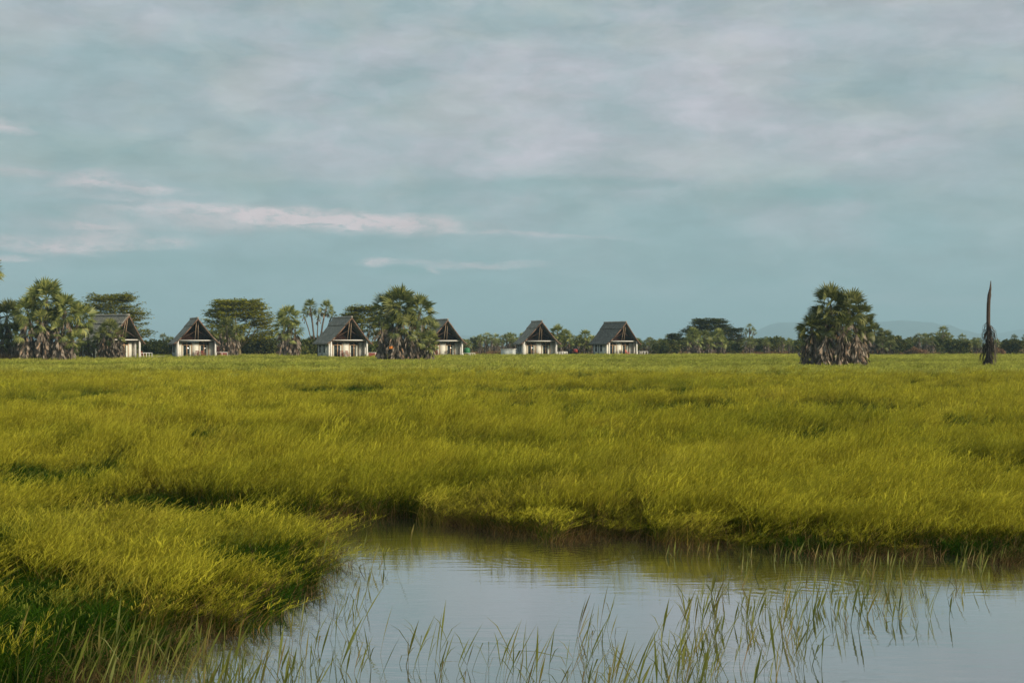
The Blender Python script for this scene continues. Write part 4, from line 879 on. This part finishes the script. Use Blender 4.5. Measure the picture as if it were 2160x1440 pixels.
# tractor between the two right hand huts, seen end on
def wheel(o, x, y, r, w_):
    e = MB(); pts = 20; V = []
    for sx_, rr in ((-w_/2, r*.86), (-w_/2+.04, r), (w_/2-.04, r), (w_/2, r*.86)):
        for i in range(pts): a = 2*math.pi*i/pts; k_ = 1+.03*(i % 2); V.append((x+sx_, y+math.cos(a)*rr*k_, r+math.sin(a)*rr*k_))
    e.add(V, [(j*pts+i, j*pts+(i+1) % pts, (j+1)*pts+(i+1) % pts, (j+1)*pts+i) for j in range(3) for i in range(pts)]+[tuple(range(pts)), tuple(range(3*pts, 4*pts))[::-1]])
    t_ = e.build('wheel', M['rubber'], o)
    e = MB(); V = []
    for sx_ in (-w_/2-.02, w_/2+.02):
        for i in range(pts): a = 2*math.pi*i/pts; V.append((x+sx_, y+math.cos(a)*r*.5, r+math.sin(a)*r*.5))
    e.add(V, [(i, (i+1) % pts, pts+(i+1) % pts, pts+i) for i in range(pts)]+[tuple(range(pts)), tuple(range(pts, 2*pts))[::-1]]); e.build('rim', M['iron'], t_)
Yt = 268; o = empty('tractor', (P(1213, 0, Yt)[0], Yt, gz(Yt)+.1), .12, 'dark tractor with red bonnet parked between the last two huts', 'tractor')
for s in (-1, 1): wheel(o, s*.72, .9, .72, .42); wheel(o, s*.62, -1.0, .42, .26)
b = MB(); b.box(-.24, .24, -1.35, .3, .62, 1.0); b.box(-.6, .6, .75, 1.0, .6, .8); b.box(-.55, .55, -1.05, -.95, .38, .48); b.build('chassis', M['iron'], o)
b = MB(); b.add([(-.3, -1.45, 1.0), (.3, -1.45, 1.0), (.3, .25, 1.0), (-.3, .25, 1.0), (-.24, -1.4, 1.5), (.24, -1.4, 1.5), (.27, .25, 1.66), (-.27, .25, 1.66)], [(3, 2, 1, 0), (4, 5, 6, 7), (0, 1, 5, 4), (1, 2, 6, 5), (2, 3, 7, 6), (3, 0, 4, 7)]); b.build('bonnet', M['redpaint'], o)
b = MB(); b.box(-.25, .25, .55, .95, 1.15, 1.25); b.box(-.25, .25, .92, 1.0, 1.25, 1.7); b.build('seat', M['rubber'], o)
for s in (-1, 1):
    b = MB(); b.tube([(s*.72, .9+math.cos(a)*.86, .72+math.sin(a)*.86) for a in np.linspace(.3, 2.6, 7)], [.09]*7, 5); b.build('fender', M['iron'], o)
    b = MB(); b.bar((s*.5, .95, 1.2), (s*.5, 1.0, 2.15), .07); b.build('roll_bar', M['iron'], o)
b = MB(); b.box(-.53, .53, .95, 1.06, 2.153, 2.23); b.build('roll_bar', M['iron'], o)
b = MB(); b.tube([(0, .15, 1.6), (0, .35, 1.85)], [.02, .02], 6); b.tube([(.19*math.cos(a), .35+.05*math.sin(a), 1.86+.17*math.sin(a)) for a in np.linspace(0, 6.28, 13)], [.02]*13, 5); b.build('steering_wheel', M['rubber'], o)
b = MB(); b.tube([(.18, -.7, 1.5), (.18, -.7, 2.1)], [.03, .03], 6); b.build('exhaust_pipe', M['iron'], o)

# green tank by the fourth hut
Yt = 252; o = empty('water_tank', (P(985, 0, Yt)[0], Yt, .62), 0, 'small dark green water tank on a stand right of the fourth hut', 'water tank')
b = MB(); b.tube([(0, 0, .98), (0, 0, 1.02), (0, 0, 1.75), (0, 0, 1.95), (0, 0, 2.02)], [.5, .56, .56, .35, .14], 16); b.build('tank', M['green'], o, smooth=False)
b = MB(); b.tube([(0, 0, 2.02), (0, 0, 2.08)], [.16, .16], 12); b.build('lid', M['iron'], o)
b = MB(); b.box(-.55, .55, -.5, .5, .88, .975)
for sx_ in (-.48, .48):
    for sy_ in (-.43, .43): b.bar((sx_, sy_, -.05), (sx_, sy_, .877), .09)
b.build('stand', M['shadowed'], o)

# orange cloth hung in the skirt of the great clump
Yc = 182.2; x0, _, z0 = P(825.5, 733, Yc); o = empty('hanging_cloth', (x0, Yc, z0), 0, 'small bright orange cloth hanging on the great palm clump', 'cloth')
b = MB(); V = []
for i in range(9):
    for j in range(6): V.append((-.24+.06*i, .03*math.sin(i*1.3)+.015*j, .17-.062*j-.02*math.sin(i*.9)))
b.add(V, [(i*6+j, i*6+j+1, (i+1)*6+j+1, (i+1)*6+j) for i in range(8) for j in range(5)]); b.add([np.array(v)+(0, .012, 0) for v in V], [(i*6+j, (i+1)*6+j, (i+1)*6+j+1, i*6+j+1) for i in range(8) for j in range(5)])
b.build('cloth', M['orange'], o); b = MB(); b.tube([(-.28, 0, .17), (.0, .3, .19), (.3, .9, .2)], [.02, .02, .02], 5); b.build('stick', M['bark'], o)

# raised boardwalks linking the huts
def boardwalk(pa, Ya, pb, Yb, label):
    xa, xb = (pa-1080)/F*Ya, (pb-1080)/F*Yb; z = .62; dx, dy = xb-xa, Yb-Ya; Ln = math.hypot(dx, dy); o = empty('boardwalk', (xa, Ya, z), math.atan2(dy, dx), label, 'boardwalk')
    b = MB(); k = int(Ln/.22)
    for i in range(k): b.box(i*.22, i*.22+.2, 0, 1.3, .62+.01*math.sin(i*2.1), .69+.01*math.sin(i*2.1))
    b.build('planks', M['stone'], o)
    b = MB(); b.box(0, Ln, .1, .18, .45, .605); b.box(0, Ln, 1.1, 1.18, .45, .605)
    for i in range(int(Ln/1.6)+1): b.box(i*1.6, i*1.6+.14, .2, .34, -.1, .6); b.box(i*1.6, i*1.6+.14, .96, 1.08, -.1, .6)
    b.build('frame', M['shadowed'], o)
boardwalk(312, 216, 368, 234, 'low raised boardwalk running from the leftmost to the second hut')
boardwalk(474, 234, 585, 234, 'low pale boardwalk running right from the second hut')
boardwalk(606, 236, 668, 228, 'short low boardwalk reaching the third hut from the left')

# ------------------------------------------------------------------ air
b = MB(); b.box(-17500, 17500, -60, 15500, -1.6, 330)
m, t = newmat('thin_air'); o_ = t.nodes.new('ShaderNodeOutputMaterial'); v = t.nodes.new('ShaderNodeVolumePrincipled'); t.links.new(v.outputs[0], o_.inputs['Volume'])
v.inputs['Color'].default_value = (.56, .86, 1.0, 1); v.inputs['Density'].default_value = 1.7e-4; v.inputs['Anisotropy'].default_value = 0.0
HAZE = True
if HAZE:
    hz = b.build('haze', m); tag(hz, 'thin blue evening haze over the plain', 'haze', kind='stuff')
